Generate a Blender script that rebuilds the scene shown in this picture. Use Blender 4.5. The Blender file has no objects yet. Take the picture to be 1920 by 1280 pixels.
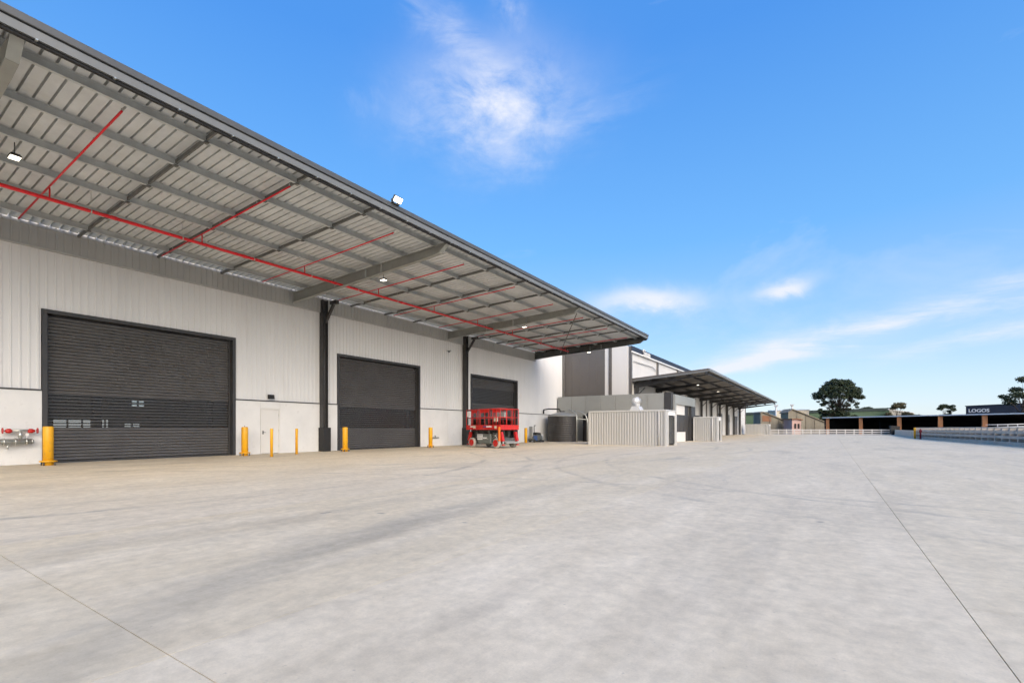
import bpy, bmesh, math, random
from mathutils import Vector, Matrix
R = math.radians
random.seed(7)
sc = bpy.context.scene
col = sc.collection

# ------------------------------------------------------------------ camera
YAW = 33.53
cam_d = bpy.data.cameras.new('camera'); cam = bpy.data.objects.new('camera', cam_d); col.objects.link(cam)
cam.location = (0, 0, 1.2)
cam.rotation_euler = (R(90), 0, R(YAW))
cam_d.sensor_width = 36.0; cam_d.lens = 901 / 1920 * 36; cam_d.shift_y = 163 / 1920
cam_d.clip_start = 0.05; cam_d.clip_end = 6000
sc.camera = cam

# ------------------------------------------------------------------ sun, sky, exposure
SUN_EL, SUN_AZ = 30.0, 124.0      # azimuth clockwise from +Y
sd = Vector((math.sin(R(SUN_AZ)) * math.cos(R(SUN_EL)), math.cos(R(SUN_AZ)) * math.cos(R(SUN_EL)), math.sin(R(SUN_EL))))
sun_d = bpy.data.lights.new('sun', 'SUN'); sun_d.energy = 1.5; sun_d.angle = R(55); sun_d.color = (1.0, 0.85, 0.66)
sun = bpy.data.objects.new('sun', sun_d); col.objects.link(sun); sun.location = (30, -30, 60)
sun.rotation_euler = sd.to_track_quat('Z', 'Y').to_euler()
sc.view_settings.view_transform = 'Standard'; sc.view_settings.look = 'None'
sc.view_settings.gamma = 1.0; sc.view_settings.use_curve_mapping = False
sc.view_settings.exposure = 1.78
sc.cycles.max_bounces = 6; sc.cycles.diffuse_bounces = 4; sc.cycles.glossy_bounces = 3; sc.cycles.transmission_bounces = 3; sc.cycles.transparent_max_bounces = 8
sc.cycles.use_adaptive_sampling = True; sc.cycles.adaptive_threshold = .025; sc.cycles.adaptive_min_samples = 8

world = bpy.data.worlds.new('World'); sc.world = world; world.use_nodes = True
def build_world():
    nt = world.node_tree; N = nt.nodes; L = nt.links
    N.clear()
    out = N.new('ShaderNodeOutputWorld'); bg = N.new('ShaderNodeBackground'); bg.inputs['Strength'].default_value = 0.094
    sky = N.new('ShaderNodeTexSky'); sky.sky_type = 'NISHITA'; sky.sun_disc = False
    sky.sun_elevation = R(SUN_EL); sky.sun_rotation = R(SUN_AZ)
    sky.altitude = 50; sky.air_density = 1.0; sky.dust_density = 0.6; sky.ozone_density = 1.6
    hsv = N.new('ShaderNodeHueSaturation'); hsv.inputs['Saturation'].default_value = 1.32; hsv.inputs['Value'].default_value = .92
    L.new(sky.outputs[0], hsv.inputs['Color'])
    tc = N.new('ShaderNodeTexCoord'); sep = N.new('ShaderNodeSeparateXYZ'); L.new(tc.outputs['Generated'], sep.inputs[0])
    def m(op, a, b=None, c=None, clamp=False):
        n = N.new('ShaderNodeMath'); n.operation = op; n.use_clamp = clamp
        for i, v in enumerate((a, b, c)):
            if v is None: continue
            if isinstance(v, (int, float)): n.inputs[i].default_value = v
            else: L.new(v, n.inputs[i])
        return n.outputs[0]
    az = m('ARCTAN2', sep.outputs['X'], sep.outputs['Y'])          # clockwise from +Y
    el = m('ARCSINE', sep.outputs['Z'])
    comb = N.new('ShaderNodeCombineXYZ'); L.new(az, comb.inputs[0]); L.new(el, comb.inputs[1])
    def noise(scale, detail, rough, sx, sy, rot=0, dist=0.0, off=0.0):
        mp = N.new('ShaderNodeMapping'); mp.inputs['Rotation'].default_value = (0, 0, R(rot)); mp.inputs['Scale'].default_value = (sx, sy, 1)
        mp.inputs['Location'].default_value = (off, off * .7, 0)
        L.new(comb.outputs[0], mp.inputs[0])
        n = N.new('ShaderNodeTexNoise'); n.inputs['Scale'].default_value = scale; n.inputs['Detail'].default_value = detail
        n.inputs['Roughness'].default_value = rough; n.inputs['Distortion'].default_value = dist
        L.new(mp.outputs[0], n.inputs[0]); return n.outputs[0]
    n_soft = noise(8, 10, .64, 1, 1.5, 18, .35)
    n_str = noise(6, 9, .62, .7, 4.5, -10, .6, 3.1)
    n_warp = noise(6, 4, .6, 1, 1, 0, .3, 7.7)
    def blob(a0, e0, ra, re, rot, warp=.12):
        ca, sa = math.cos(R(rot)), math.sin(R(rot))
        da = m('ADD', m('SUBTRACT', az, R(a0)), m('MULTIPLY', m('SUBTRACT', n_warp, .5), warp))
        de = m('ADD', m('SUBTRACT', el, R(e0)), m('MULTIPLY', m('SUBTRACT', n_soft, .5), warp))
        u = m('DIVIDE', m('ADD', m('MULTIPLY', da, ca), m('MULTIPLY', de, sa)), R(ra))
        v = m('DIVIDE', m('SUBTRACT', m('MULTIPLY', de, ca), m('MULTIPLY', da, sa)), R(re))
        d2 = m('ADD', m('MULTIPLY', u, u), m('MULTIPLY', v, v))
        return m('POWER', 2.718, m('MULTIPLY', d2, -1.0))
    def gain(x, lo, hi):
        n = N.new('ShaderNodeMapRange'); n.inputs[1].default_value = lo; n.inputs[2].default_value = hi; n.clamp = True
        L.new(x, n.inputs[0]); return n.outputs[0]
    g1 = gain(n_soft, .34, .68); g2 = gain(n_str, .38, .66)
    terms = [
        m('MULTIPLY', blob(-36.0, 34.2, 8.4, 4.2, 4, .08), m('ADD', m('MULTIPLY', g1, .95), .16)),
        m('MULTIPLY', blob(-28, 31, 9, 1.8, 18, .12), m('MULTIPLY', g2, .22)),
        m('MULTIPLY', blob(-42, 40, 12, 1.5, -30, .1), m('MULTIPLY', g2, .35)),
        m('MULTIPLY', blob(-33.5, 41.5, 2.0, 1.2, -15, .06), m('MULTIPLY', g1, .6)),
        m('MULTIPLY', blob(-17.3, 14.4, 5.0, 1.15, -5, .06), m('ADD', m('MULTIPLY', g1, .6), .7)),
        m('MULTIPLY', blob(-4.2, 14.2, 2.4, .8, 10, .06), m('ADD', m('MULTIPLY', g1, .6), .6)),
        m('MULTIPLY', blob(4, 9.4, 17, 1.3, 10, .05), m('ADD', m('MULTIPLY', g2, .9), .2)),
        m('MULTIPLY', blob(12, 8.0, 9, .7, 10, .05), m('ADD', m('MULTIPLY', g2, .7), .15)),
        m('MULTIPLY', blob(-9, 6.6, 7, .55, 10, .03), m('ADD', m('MULTIPLY', g2, .9), .15)),
        m('MULTIPLY', blob(-24, 13.2, 4, 1.6, 20, .06), .35),
    ]
    # thin high cloud everywhere, so that the sky outside the frame goes on as inside it
    veil = m('MULTIPLY', gain(noise(2.2, 6, .6, 1, 2.6, 10, .6, 11.3), .60, .85), .35)
    tot = veil
    for t in terms: tot = m('ADD', tot, t)
    tot = m('MINIMUM', tot, .92)
    ramp = N.new('ShaderNodeValToRGB'); cr = ramp.color_ramp
    stops = [(0, (2.05, 2.35, 2.8)), (10, (1.15, 1.85, 2.9)), (20, (.56, 1.5, 3.0)), (38, (.27, 1.02, 2.8)), (90, (.24, .9, 2.4))]
    while len(cr.elements) < len(stops): cr.elements.new(.5)
    for e_, (dg, c_) in zip(cr.elements, stops): e_.position = dg / 90; e_.color = (*[k / 3 for k in c_], 1)
    L.new(gain(el, 0, math.pi / 2), ramp.inputs[0])
    sc3 = N.new('ShaderNodeVectorMath'); sc3.operation = 'SCALE'; sc3.inputs[3].default_value = 3.0; L.new(ramp.outputs[0], sc3.inputs[0])
    mx0 = N.new('ShaderNodeMix'); mx0.data_type = 'RGBA'; mx0.inputs[0].default_value = .8
    L.new(hsv.outputs[0], mx0.inputs[6]); L.new(sc3.outputs[0], mx0.inputs[7])
    mx = N.new('ShaderNodeMix'); mx.data_type = 'RGBA'; L.new(tot, mx.inputs[0])
    L.new(mx0.outputs[2], mx.inputs[6]); mx.inputs[7].default_value = (2.75, 2.85, 3.2, 1)
    L.new(mx.outputs[2], bg.inputs['Color']); L.new(bg.outputs[0], out.inputs[0])
build_world()

# ------------------------------------------------------------------ materials
M = {}
def newmat(name):
    m = bpy.data.materials.new(name); m.use_nodes = True; M[name] = m
    return m, m.node_tree.nodes, m.node_tree.links, m.node_tree.nodes['Principled BSDF']
def mat(name, c, rough=.5, metal=0., var=.12, scale=1.5, bump=0., bscale=40., spec=.5, streak=False, emit=None, wear=0.):
    m, N, L, p = newmat(name)
    p.inputs['Roughness'].default_value = rough; p.inputs['Metallic'].default_value = metal
    p.inputs['Specular IOR Level'].default_value = spec
    geo = N.new('ShaderNodeNewGeometry')
    mp = N.new('ShaderNodeMapping'); L.new(geo.outputs['Position'], mp.inputs[0])
    if streak: mp.inputs['Scale'].default_value = (1, 1, .12)
    n = N.new('ShaderNodeTexNoise'); n.inputs['Scale'].default_value = scale; n.inputs['Detail'].default_value = 4; n.inputs['Roughness'].default_value = .65
    L.new(mp.outputs[0], n.inputs[0])
    r = N.new('ShaderNodeMapRange'); r.inputs[1].default_value = .25; r.inputs[2].default_value = .75
    r.inputs[3].default_value = 1 - var; r.inputs[4].default_value = 1 + var; L.new(n.outputs[0], r.inputs[0])
    mul = N.new('ShaderNodeMix'); mul.data_type = 'RGBA'; mul.blend_type = 'MULTIPLY'; mul.inputs[0].default_value = 1
    mul.inputs[6].default_value = (*c, 1); L.new(r.outputs[0], mul.inputs[7]); L.new(mul.outputs[2], p.inputs['Base Color'])
    if wear:
        nw = N.new('ShaderNodeTexNoise'); nw.inputs['Scale'].default_value = scale * 4; nw.inputs['Detail'].default_value = 7; nw.inputs['Roughness'].default_value = .7
        L.new(mp.outputs[0], nw.inputs[0]); rw = N.new('ShaderNodeMapRange'); rw.inputs[1].default_value = .56; rw.inputs[2].default_value = .68; rw.inputs[4].default_value = wear; L.new(nw.outputs[0], rw.inputs[0])
        mw = N.new('ShaderNodeMix'); mw.data_type = 'RGBA'; L.new(rw.outputs[0], mw.inputs[0]); L.new(mul.outputs[2], mw.inputs[6]); mw.inputs[7].default_value = (.16, .14, .12, 1)
        L.new(mw.outputs[2], p.inputs['Base Color'])
    r2 = N.new('ShaderNodeMapRange'); r2.inputs[3].default_value = max(.05, rough - .1); r2.inputs[4].default_value = min(1, rough + .1)
    L.new(n.outputs[0], r2.inputs[0]); L.new(r2.outputs[0], p.inputs['Roughness'])
    if bump:
        n2 = N.new('ShaderNodeTexNoise'); n2.inputs['Scale'].default_value = bscale; n2.inputs['Detail'].default_value = 4
        L.new(geo.outputs['Position'], n2.inputs[0])
        b = N.new('ShaderNodeBump'); b.inputs['Strength'].default_value = bump; b.inputs['Distance'].default_value = .01
        L.new(n2.outputs[0], b.inputs['Height']); L.new(b.outputs[0], p.inputs['Normal'])
    if emit: p.inputs['Emission Color'].default_value = (*emit[0], 1); p.inputs['Emission Strength'].default_value = emit[1]
    return m
mat('cladding', (.725, .72, .715), .45, 0, .06, .6, streak=True, wear=.10)
mat('precast', (.73, .725, .715), .75, 0, .09, .8, .15, 25, wear=.14)
mat('charcoal', (.045, .044, .045), .5, 0, .15, 2)
mat('charcoal_slat', (.112, .108, .107), .4, .1, .15, 1.2)
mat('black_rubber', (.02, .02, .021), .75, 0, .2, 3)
mat('galv', (.50, .52, .51), .45, .1, .16, 2.5)
mat('zinc_under', (.61, .63, .63), .5, 0, .14, 1.6)
mat('rafter_steel', (.29, .295, .27), .5, .1, .15, 2.5)
mat('bridging', (.16, .16, .15), .55, .3, .2, 3)
mat('gutter', (.085, .088, .09), .45, 0, .1, 1.5)
mat('gutter_light', (.165, .17, .17), .42, 0, .1, 1.5)
mat('band', (.42, .42, .405), .5, 0, .08, .8, streak=True)  # cladding grey darkened to put the canopy's shade into the colour
mat('red_pipe', (.74, .014, .022), .35, 0, .15, 3)
mat('red_paint', (.50, .016, .013), .42, 0, .25, 4, wear=.55)
mat('yellow', (.80, .40, .012), .45, 0, .12, 3, wear=.5)
mat('orange', (.75, .17, .02), .45, 0, .1, 3)
mat('white_paint', (.74, .74, .73), .5, 0, .05, 2)
mat('door_white', (.70, .685, .66), .5, 0, .04, 1)
mat('steel', (.52, .53, .50), .32, .7, .2, 8)
mat('dark_steel', (.10, .105, .10), .5, .3, .25, 5)
mat('lift_grey', (.13, .145, .135), .5, 0, .2, 5)
mat('tyre_grey', (.36, .34, .31), .85, 0, .15, 6)
mat('blue_plastic', (.03, .07, .20), .4, 0, .1, 4)
mat('grey_plastic', (.30, .31, .31), .5, 0, .1, 4)
mat('tank', (.038, .035, .034), .5, 0, .1, 1)
mat('shed', (.44, .435, .42), .4, .1, .06, .9, streak=True)
mat('shed_trim', (.50, .495, .48), .42, 0, .05, 1)
mat('vent_silver', (.72, .72, .72), .35, .35, .08, 4)
mat('panel_grey', (.32, .325, .31), .4, .15, .08, .5)
mat('dark_wall', (.115, .105, .097), .5, 0, .08, .4)
mat('white_wall', (.66, .64, .615), .55, 0, .05, .5, streak=True)
mat('navy', (.018, .02, .035), .5, 0, .1, .2)
mat('green_roof', (.085, .135, .07), .6, 0, .12, .15)
mat('green_dark', (.03, .045, .038), .6, 0, .12, .15)
mat('cream', (.60, .53, .42), .7, 0, .1, .2)
mat('brown_sheet', (.22, .18, .13), .7, 0, .3, .4, streak=True)
mat('tan_sheet', (.20, .175, .13), .7, 0, .25, .5, streak=True)
mat('maroon', (.20, .014, .02), .5, 0, .2, 3)
mat('rust', (.22, .10, .05), .8, 0, .35, .6)
mat('pink_wall', (.46, .30, .26), .75, 0, .15, .6)
mat('pier', (.46, .19, .075), .75, 0, .25, .7)
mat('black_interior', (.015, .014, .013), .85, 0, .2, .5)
mat('barrier', (.46, .415, .36), .65, 0, .18, 1.2, .1, 20)
mat('fence_white', (.55, .53, .51), .6, 0, .1, .7)
mat('asphalt', (.05, .05, .05), .9, 0, .25, .4)
mat('floor_in', (.20, .195, .19), .4, 0, .15, .5)
mat('bark', (.07, .052, .04), .9, 0, .3, 3)
mat('joint', (.15, .14, .125), .95, 0, .2, 6)
mat('wall_in', (.22, .22, .21), .7, 0, .1, .4)
mat('lamp_lens', (.9, .9, .85), .3, 0, 0, 1, emit=((1, .90, .70), 2.2))
mat('lamp_small', (.9, .9, .85), .3, 0, 0, 1, emit=((1, .93, .78), 6))
def leafmat(name, a, b):
    m, N, L, p = newmat(name)
    p.inputs['Roughness'].default_value = .6
    oi = N.new('ShaderNodeNewGeometry'); rmp = N.new('ShaderNodeValToRGB')
    rmp.color_ramp.elements[0].color = (*a, 1); rmp.color_ramp.elements[1].color = (*b, 1)
    L.new(oi.outputs['Random Per Island'], rmp.inputs[0]); L.new(rmp.outputs[0], p.inputs['Base Color'])
for _k in ('lamp_lens', 'lamp_small'): M[_k].cycles.emission_sampling = 'NONE'
leafmat('leaf', (.014, .024, .010), (.040, .058, .018))
leafmat('leaf_brown', (.04, .045, .018), (.13, .10, .04))
def skylight_mat():
    m, N, L, p = newmat('skylight')
    p.inputs['Base Color'].default_value = (.55, .55, .5, 1); p.inputs['Roughness'].default_value = .5
    t = N.new('ShaderNodeBsdfTranslucent'); t.inputs[0].default_value = (.26, .26, .23, 1)
    mx = N.new('ShaderNodeMixShader'); mx.inputs[0].default_value = .6
    L.new(p.outputs[0], mx.inputs[1]); L.new(t.outputs[0], mx.inputs[2]); L.new(mx.outputs[0], N['Material Output'].inputs[0])
skylight_mat()
def vision_mat():
    m, N, L, p = newmat('vision')
    p.inputs['Base Color'].default_value = (.045, .042, .042, 1); p.inputs['Roughness'].default_value = .22
    t = N.new('ShaderNodeBsdfTransparent'); t.inputs[0].default_value = (.95, .95, .95, 1)
    mx = N.new('ShaderNodeMixShader'); mx.inputs[0].default_value = .62
    L.new(p.outputs[0], mx.inputs[1]); L.new(t.outputs[0], mx.inputs[2]); L.new(mx.outputs[0], N['Material Output'].inputs[0])
vision_mat()
def glass_mat():
    m, N, L, p = newmat('dark_glass')
    p.inputs['Base Color'].default_value = (.02, .022, .025, 1); p.inputs['Roughness'].default_value = .08
glass_mat()
def mesh_mat():       # welded gate mesh, seen as a fine screen
    m, N, L, p = newmat('gate_mesh')
    p.inputs['Base Color'].default_value = (.12, .12, .11, 1); p.inputs['Roughness'].default_value = .6
    t = N.new('ShaderNodeBsdfTransparent'); mx = N.new('ShaderNodeMixShader'); mx.inputs[0].default_value = .7
    L.new(p.outputs[0], mx.inputs[1]); L.new(t.outputs[0], mx.inputs[2]); L.new(mx.outputs[0], N['Material Output'].inputs[0])
mesh_mat()

def concrete_mat():
    m, N, L, p = newmat('yard_concrete')
    geo = N.new('ShaderNodeNewGeometry'); sep = N.new('ShaderNodeSeparateXYZ'); L.new(geo.outputs['Position'], sep.inputs[0])
    X, Y = sep.outputs['X'], sep.outputs['Y']
    def mm(op, a, b=None, c=None, clamp=False):
        n = N.new('ShaderNodeMath'); n.operation = op; n.use_clamp = clamp
        for i, v in enumerate((a, b, c)):
            if v is None: continue
            if isinstance(v, (int, float)): n.inputs[i].default_value = v
            else: L.new(v, n.inputs[i])
        return n.outputs[0]
    def noise(scale, detail=5, rough=.6, sc_=(1, 1, 1), rot=0, dist=0., off=(0, 0, 0)):
        mp = N.new('ShaderNodeMapping'); mp.inputs['Scale'].default_value = sc_; mp.inputs['Rotation'].default_value = (0, 0, R(rot)); mp.inputs['Location'].default_value = off
        L.new(geo.outputs['Position'], mp.inputs[0])
        n = N.new('ShaderNodeTexNoise'); n.inputs['Scale'].default_value = scale; n.inputs['Detail'].default_value = detail
        n.inputs['Roughness'].default_value = rough; n.inputs['Distortion'].default_value = dist
        L.new(mp.outputs[0], n.inputs[0]); return n.outputs[0]
    def rng(x, a, b, c=0., d=1.):
        n = N.new('ShaderNodeMapRange'); n.inputs[1].default_value = a; n.inputs[2].default_value = b; n.inputs[3].default_value = c; n.inputs[4].default_value = d
        L.new(x, n.inputs[0]); return n.outputs[0]
    def mix(f, a, b, mode='MIX'):
        n = N.new('ShaderNodeMix'); n.data_type = 'RGBA'; n.blend_type = mode
        if isinstance(f, (int, float)): n.inputs[0].default_value = f
        else: L.new(f, n.inputs[0])
        for i, v in ((6, a), (7, b)):
            if isinstance(v, tuple): n.inputs[i].default_value = (*v, 1)
            else: L.new(v, n.inputs[i])
        return n.outputs[2]
    big = noise(.16, 4, .6, dist=.6)
    mid = noise(.9, 7, .65, (1, .35, 1), 20, .4)
    mid2 = noise(.7, 7, .65, (1, .22, 1), -55, .5, (13, 4, 0))
    fine = noise(7, 4, .7)
    grit = noise(90, 3, .6)
    at = N.new('ShaderNodeAttribute'); at.attribute_type = 'OBJECT'; at.attribute_name = 'tint'
    warm = (.65, .565, .44); cool = (.65, .55, .385)
    c = mix(mm('ADD', mm('MULTIPLY', at.outputs['Fac'], .7), rng(big, .35, .65, 0, .3), clamp=True), cool, warm)
    # pale washed patches and darker damp-looking clouding from the pour
    c = mix(rng(mid, .46, .66, 0, .8), c, (.725, .635, .49))
    c = mix(rng(mid2, .52, .70, 0, .5), c, (.41, .36, .285))
    c = mix(rng(noise(1.6, 6, .7, (1, .18, 1), -30, .6, (3, 21, 0)), .54, .74, 0, .3), c, (.42, .37, .295))
    c = mix(rng(big, .50, .70, 0, .35), c, (.55, .47, .33))
    # one long curved dark stain left by the pour, parallel with the joints
    cx = mm('ADD', -4.75, mm('MULTIPLY', mm('POWER', 2.718, mm('MULTIPLY', mm('SUBTRACT', Y, .2), -.55)), 2.0))
    dd = mm('ADD', mm('SUBTRACT', X, cx), mm('MULTIPLY', mm('SUBTRACT', mid, .5), 1.3))
    st = mm('POWER', 2.718, mm('MULTIPLY', mm('MULTIPLY', dd, dd), -8.0))
    fade = rng(Y, 15, 9, 0, 1)
    c = mix(mm('MULTIPLY', mm('MULTIPLY', st, fade), rng(mid2, .3, .62, .15, .6)), c, (.33, .30, .245))
    # tyre sweeps
    for (ax, ay, rad, w, amt) in ((-24, 6, 15.6, .11, .30), (-24, 6, 17.4, .12, .26), (6, 22, 14.0, .10, .28), (6, 22, 15.7, .11, .24), (-30, 28, 24.5, .12, .26), (-30, 28, 26.3, .12, .2), (-2, -14, 24.0, .10, .26)):
        dx = mm('SUBTRACT', X, ax); dy = mm('SUBTRACT', Y, ay)
        q = mm('SUBTRACT', mm('SQRT', mm('ADD', mm('MULTIPLY', dx, dx), mm('MULTIPLY', dy, dy))), rad)
        q = mm('ADD', q, mm('MULTIPLY', mm('SUBTRACT', big, .5), .8))
        g = mm('POWER', 2.718, mm('MULTIPLY', mm('MULTIPLY', q, q), -1 / (w * w)))
        c = mix(mm('MULTIPLY', mm('MULTIPLY', g, amt * 1.7), rng(mid, .42, .66)), c, (.17, .165, .16))
    f2 = rng(fine, .25, .75, .84, 1.13)
    c = mix(1, c, f2, 'MULTIPLY')
    c = mix(1, c, rng(noise(2.6, 8, .75, (1, .6, 1), 33, .2, (1, 2, 0)), .3, .7, .90, 1.09), 'MULTIPLY')
    c = mix(rng(noise(24, 2, .5, off=(2, 7, 0)), .70, .76, 0, .35), c, (.28, .26, .23))
    c = mix(rng(noise(2.3, 2, .5, off=(5, 9, 0)), .735, .76, 0, .55), c, (.2, .19, .18))   # a few small oil spots
    c = mix(1, c, rng(grit, .3, .7, .95, 1.04), 'MULTIPLY')
    L.new(c, p.inputs['Base Color'])
    L.new(rng(mid, .3, .7, .62, .86), p.inputs['Roughness'])
    p.inputs['Specular IOR Level'].default_value = .3
    b = N.new('ShaderNodeBump'); b.inputs['Strength'].default_value = .25; b.inputs['Distance'].default_value = .004
    L.new(mm('ADD', grit, mm('MULTIPLY', fine, 1.5)), b.inputs['Height']); L.new(b.outputs[0], p.inputs['Normal'])
concrete_mat()

# ------------------------------------------------------------------ helpers
ORG = {}
def props(o, label=None, cat=None, group=None, kind=None):
    if label: o['label'] = label
    if cat: o['category'] = cat
    if group: o['group'] = group
    if kind: o['kind'] = kind
    return o
def thing(name, label, cat, loc=(0, 0, 0), rz=0, group=None, local=False):
    o = bpy.data.objects.new(name, None); col.objects.link(o); o.location = loc; o.rotation_euler.z = rz; o.empty_display_size = .3
    ORG[o.name] = Vector((0, 0, 0)) if local else Vector(loc)
    return props(o, label, cat, group)
class MB:
    def __init__(s): s.v = []; s.f = []; s.sm = []
    def add(s, vs, fs, smooth=False):
        b = len(s.v); s.v += [tuple(v) for v in vs]; s.f += [tuple(b + i for i in f) for f in fs]; s.sm += [smooth] * len(fs); return s
    def box(s, x0, x1, y0, y1, z0, z1, ch=0.):
        if ch <= 0:
            vs = [(x, y, z) for z in (z0, z1) for y in (y0, y1) for x in (x0, x1)]
            return s.add(vs, [(0, 2, 3, 1), (4, 5, 7, 6), (0, 1, 5, 4), (2, 6, 7, 3), (0, 4, 6, 2), (1, 3, 7, 5)])
        def ring(z, i): return [(x0 + i, y0, z), (x1 - i, y0, z), (x1, y0 + i, z), (x1, y1 - i, z), (x1 - i, y1, z), (x0 + i, y1, z), (x0, y1 - i, z), (x0, y0 + i, z)]
        def inr(z): return [(min(max(a, x0 + ch), x1 - ch), min(max(b, y0 + ch), y1 - ch), z) for a, b, _ in ring(z, ch)]
        vs = inr(z0) + ring(z0 + ch, ch) + ring(z1 - ch, ch) + inr(z1)
        fs = [tuple(reversed(range(8))), tuple(range(24, 32))]
        for k in range(3):
            for i in range(8):
                j = (i + 1) % 8; fs.append((k * 8 + i, k * 8 + j, k * 8 + 8 + j, k * 8 + 8 + i))
        return s.add(vs, fs)
    def prism(s, poly, axis, a0, a1):     # poly in the other two axes, extruded along axis
        n = len(poly)
        def P(q, a):
            return (a, q[0], q[1]) if axis == 'x' else (q[0], a, q[1]) if axis == 'y' else (q[0], q[1], a)
        vs = [P(q, a0) for q in poly] + [P(q, a1) for q in poly]
        fs = [tuple(range(n)), tuple(reversed(range(n, 2 * n)))] + [(i, n + i, n + (i + 1) % n, (i + 1) % n) for i in range(n)]
        return s.add(vs, fs)
    def tube(s, pts, r, n=8, cap=True):
        pts = [Vector(p) for p in pts]; rings = []
        rs = r if isinstance(r, (list, tuple)) else [r] * len(pts)
        prev = None
        for i, p in enumerate(pts):
            d = (pts[min(i + 1, len(pts) - 1)] - pts[max(i - 1, 0)]).normalized()
            if prev is None:
                up = Vector((0, 0, 1)) if abs(d.z) < .9 else Vector((1, 0, 0)); a = d.cross(up).normalized()
            else: a = (prev - d * prev.dot(d)).normalized()
            prev = a; b = d.cross(a)
            rings.append([p + (a * math.cos(2 * math.pi * k / n) + b * math.sin(2 * math.pi * k / n)) * rs[i] for k in range(n)])
        vs = [v for q in rings for v in q]; fs = []
        for i in range(len(pts) - 1):
            for k in range(n): fs.append((i * n + k, i * n + (k + 1) % n, (i + 1) * n + (k + 1) % n, (i + 1) * n + k))
        s.add(vs, fs, True)
        if cap: b = len(s.v) - len(vs); s.f += [tuple(b + k for k in reversed(range(n))), tuple(b + len(vs) - n + k for k in range(n))]; s.sm += [False, False]
        return s
    def lathe(s, prof, c=(0, 0, 0), n=20, axis='z', smooth=True):
        vs = []; 
        for r, h in prof:
            for k in range(n):
                a = 2 * math.pi * k / n; u, w = r * math.cos(a), r * math.sin(a)
                p = (u, w, h) if axis == 'z' else (u, h, w) if axis == 'y' else (h, u, w)
                vs.append((p[0] + c[0], p[1] + c[1], p[2] + c[2]))
        fs = []
        for i in range(len(prof) - 1):
            for k in range(n): fs.append((i * n + k, i * n + (k + 1) % n, (i + 1) * n + (k + 1) % n, (i + 1) * n + k))
        s.add(vs, fs, smooth); b = len(s.v) - len(vs)
        s.f += [tuple(b + k for k in reversed(range(n))), tuple(b + len(vs) - n + k for k in range(n))]; s.sm += [False, False]
        return s
    def bar(s, a, b, w, h, up=(0, 0, 1)):
        a = Vector(a); b = Vector(b); d = (b - a).normalized(); up = Vector(up)
        if abs(d.dot(up)) > .95: up = Vector((1, 0, 0))
        x = d.cross(up).normalized() * w / 2; y = x.cross(d).normalized() * h / 2
        vs = [a - x - y, a + x - y, a + x + y, a - x + y, b - x - y, b + x - y, b + x + y, b - x + y]
        return s.add(vs, [(0, 3, 2, 1), (4, 5, 6, 7), (0, 1, 5, 4), (1, 2, 6, 5), (2, 3, 7, 6), (3, 0, 4, 7)])
    def build(s, name, material, parent=None, fix=True, **kw):
        xs = [v[0] for v in s.v]; ys = [v[1] for v in s.v]; zs = [v[2] for v in s.v]
        o0 = Vector(((min(xs) + max(xs)) / 2, (min(ys) + max(ys)) / 2, min(zs)))
        me = bpy.data.meshes.new(name); me.from_pydata([(v[0] - o0.x, v[1] - o0.y, v[2] - o0.z) for v in s.v], [], s.f)
        me.polygons.foreach_set('use_smooth', s.sm)
        if fix:
            bm = bmesh.new(); bm.from_mesh(me); bmesh.ops.recalc_face_normals(bm, faces=bm.faces); bm.to_mesh(me); bm.free()
        me.materials.append(M[material])
        o = bpy.data.objects.new(name, me); col.objects.link(o)
        o.location = o0 - (ORG[parent.name] if parent else Vector((0, 0, 0)))
        if parent: o.parent = parent
        ORG[o.name] = o0
        return props(o, **kw)
def again(o, loc_delta, parent=None):
    c = o.copy(); col.objects.link(c); c.location = o.location + Vector(loc_delta); c.parent = parent or o.parent
    ORG[c.name] = ORG[o.name] + Vector(loc_delta); return c
def copy_tree(o, parent=None):
    c = o.copy(); col.objects.link(c); c.parent = parent
    for ch in list(o.children): copy_tree(ch, c)
    return c
def text_mesh(name, body, size, depth, material, parent, org, rot, **kw):
    cu = bpy.data.curves.new(name, 'FONT'); cu.body = body; cu.size = size; cu.extrude = depth; cu.offset = size * (.02 if body == 'LOGOS' else 0)
    t = bpy.data.objects.new(name, cu); col.objects.link(t)
    dg = bpy.context.evaluated_depsgraph_get(); me = bpy.data.meshes.new_from_object(t.evaluated_get(dg)); bpy.data.objects.remove(t)
    mtx = Matrix.Translation(Vector(org)) @ rot.to_4x4()
    b = MB(); b.add([mtx @ v.co for v in me.vertices], [tuple(p.vertices) for p in me.polygons])
    return b.build(name, material, parent, fix=False, **kw)

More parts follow.
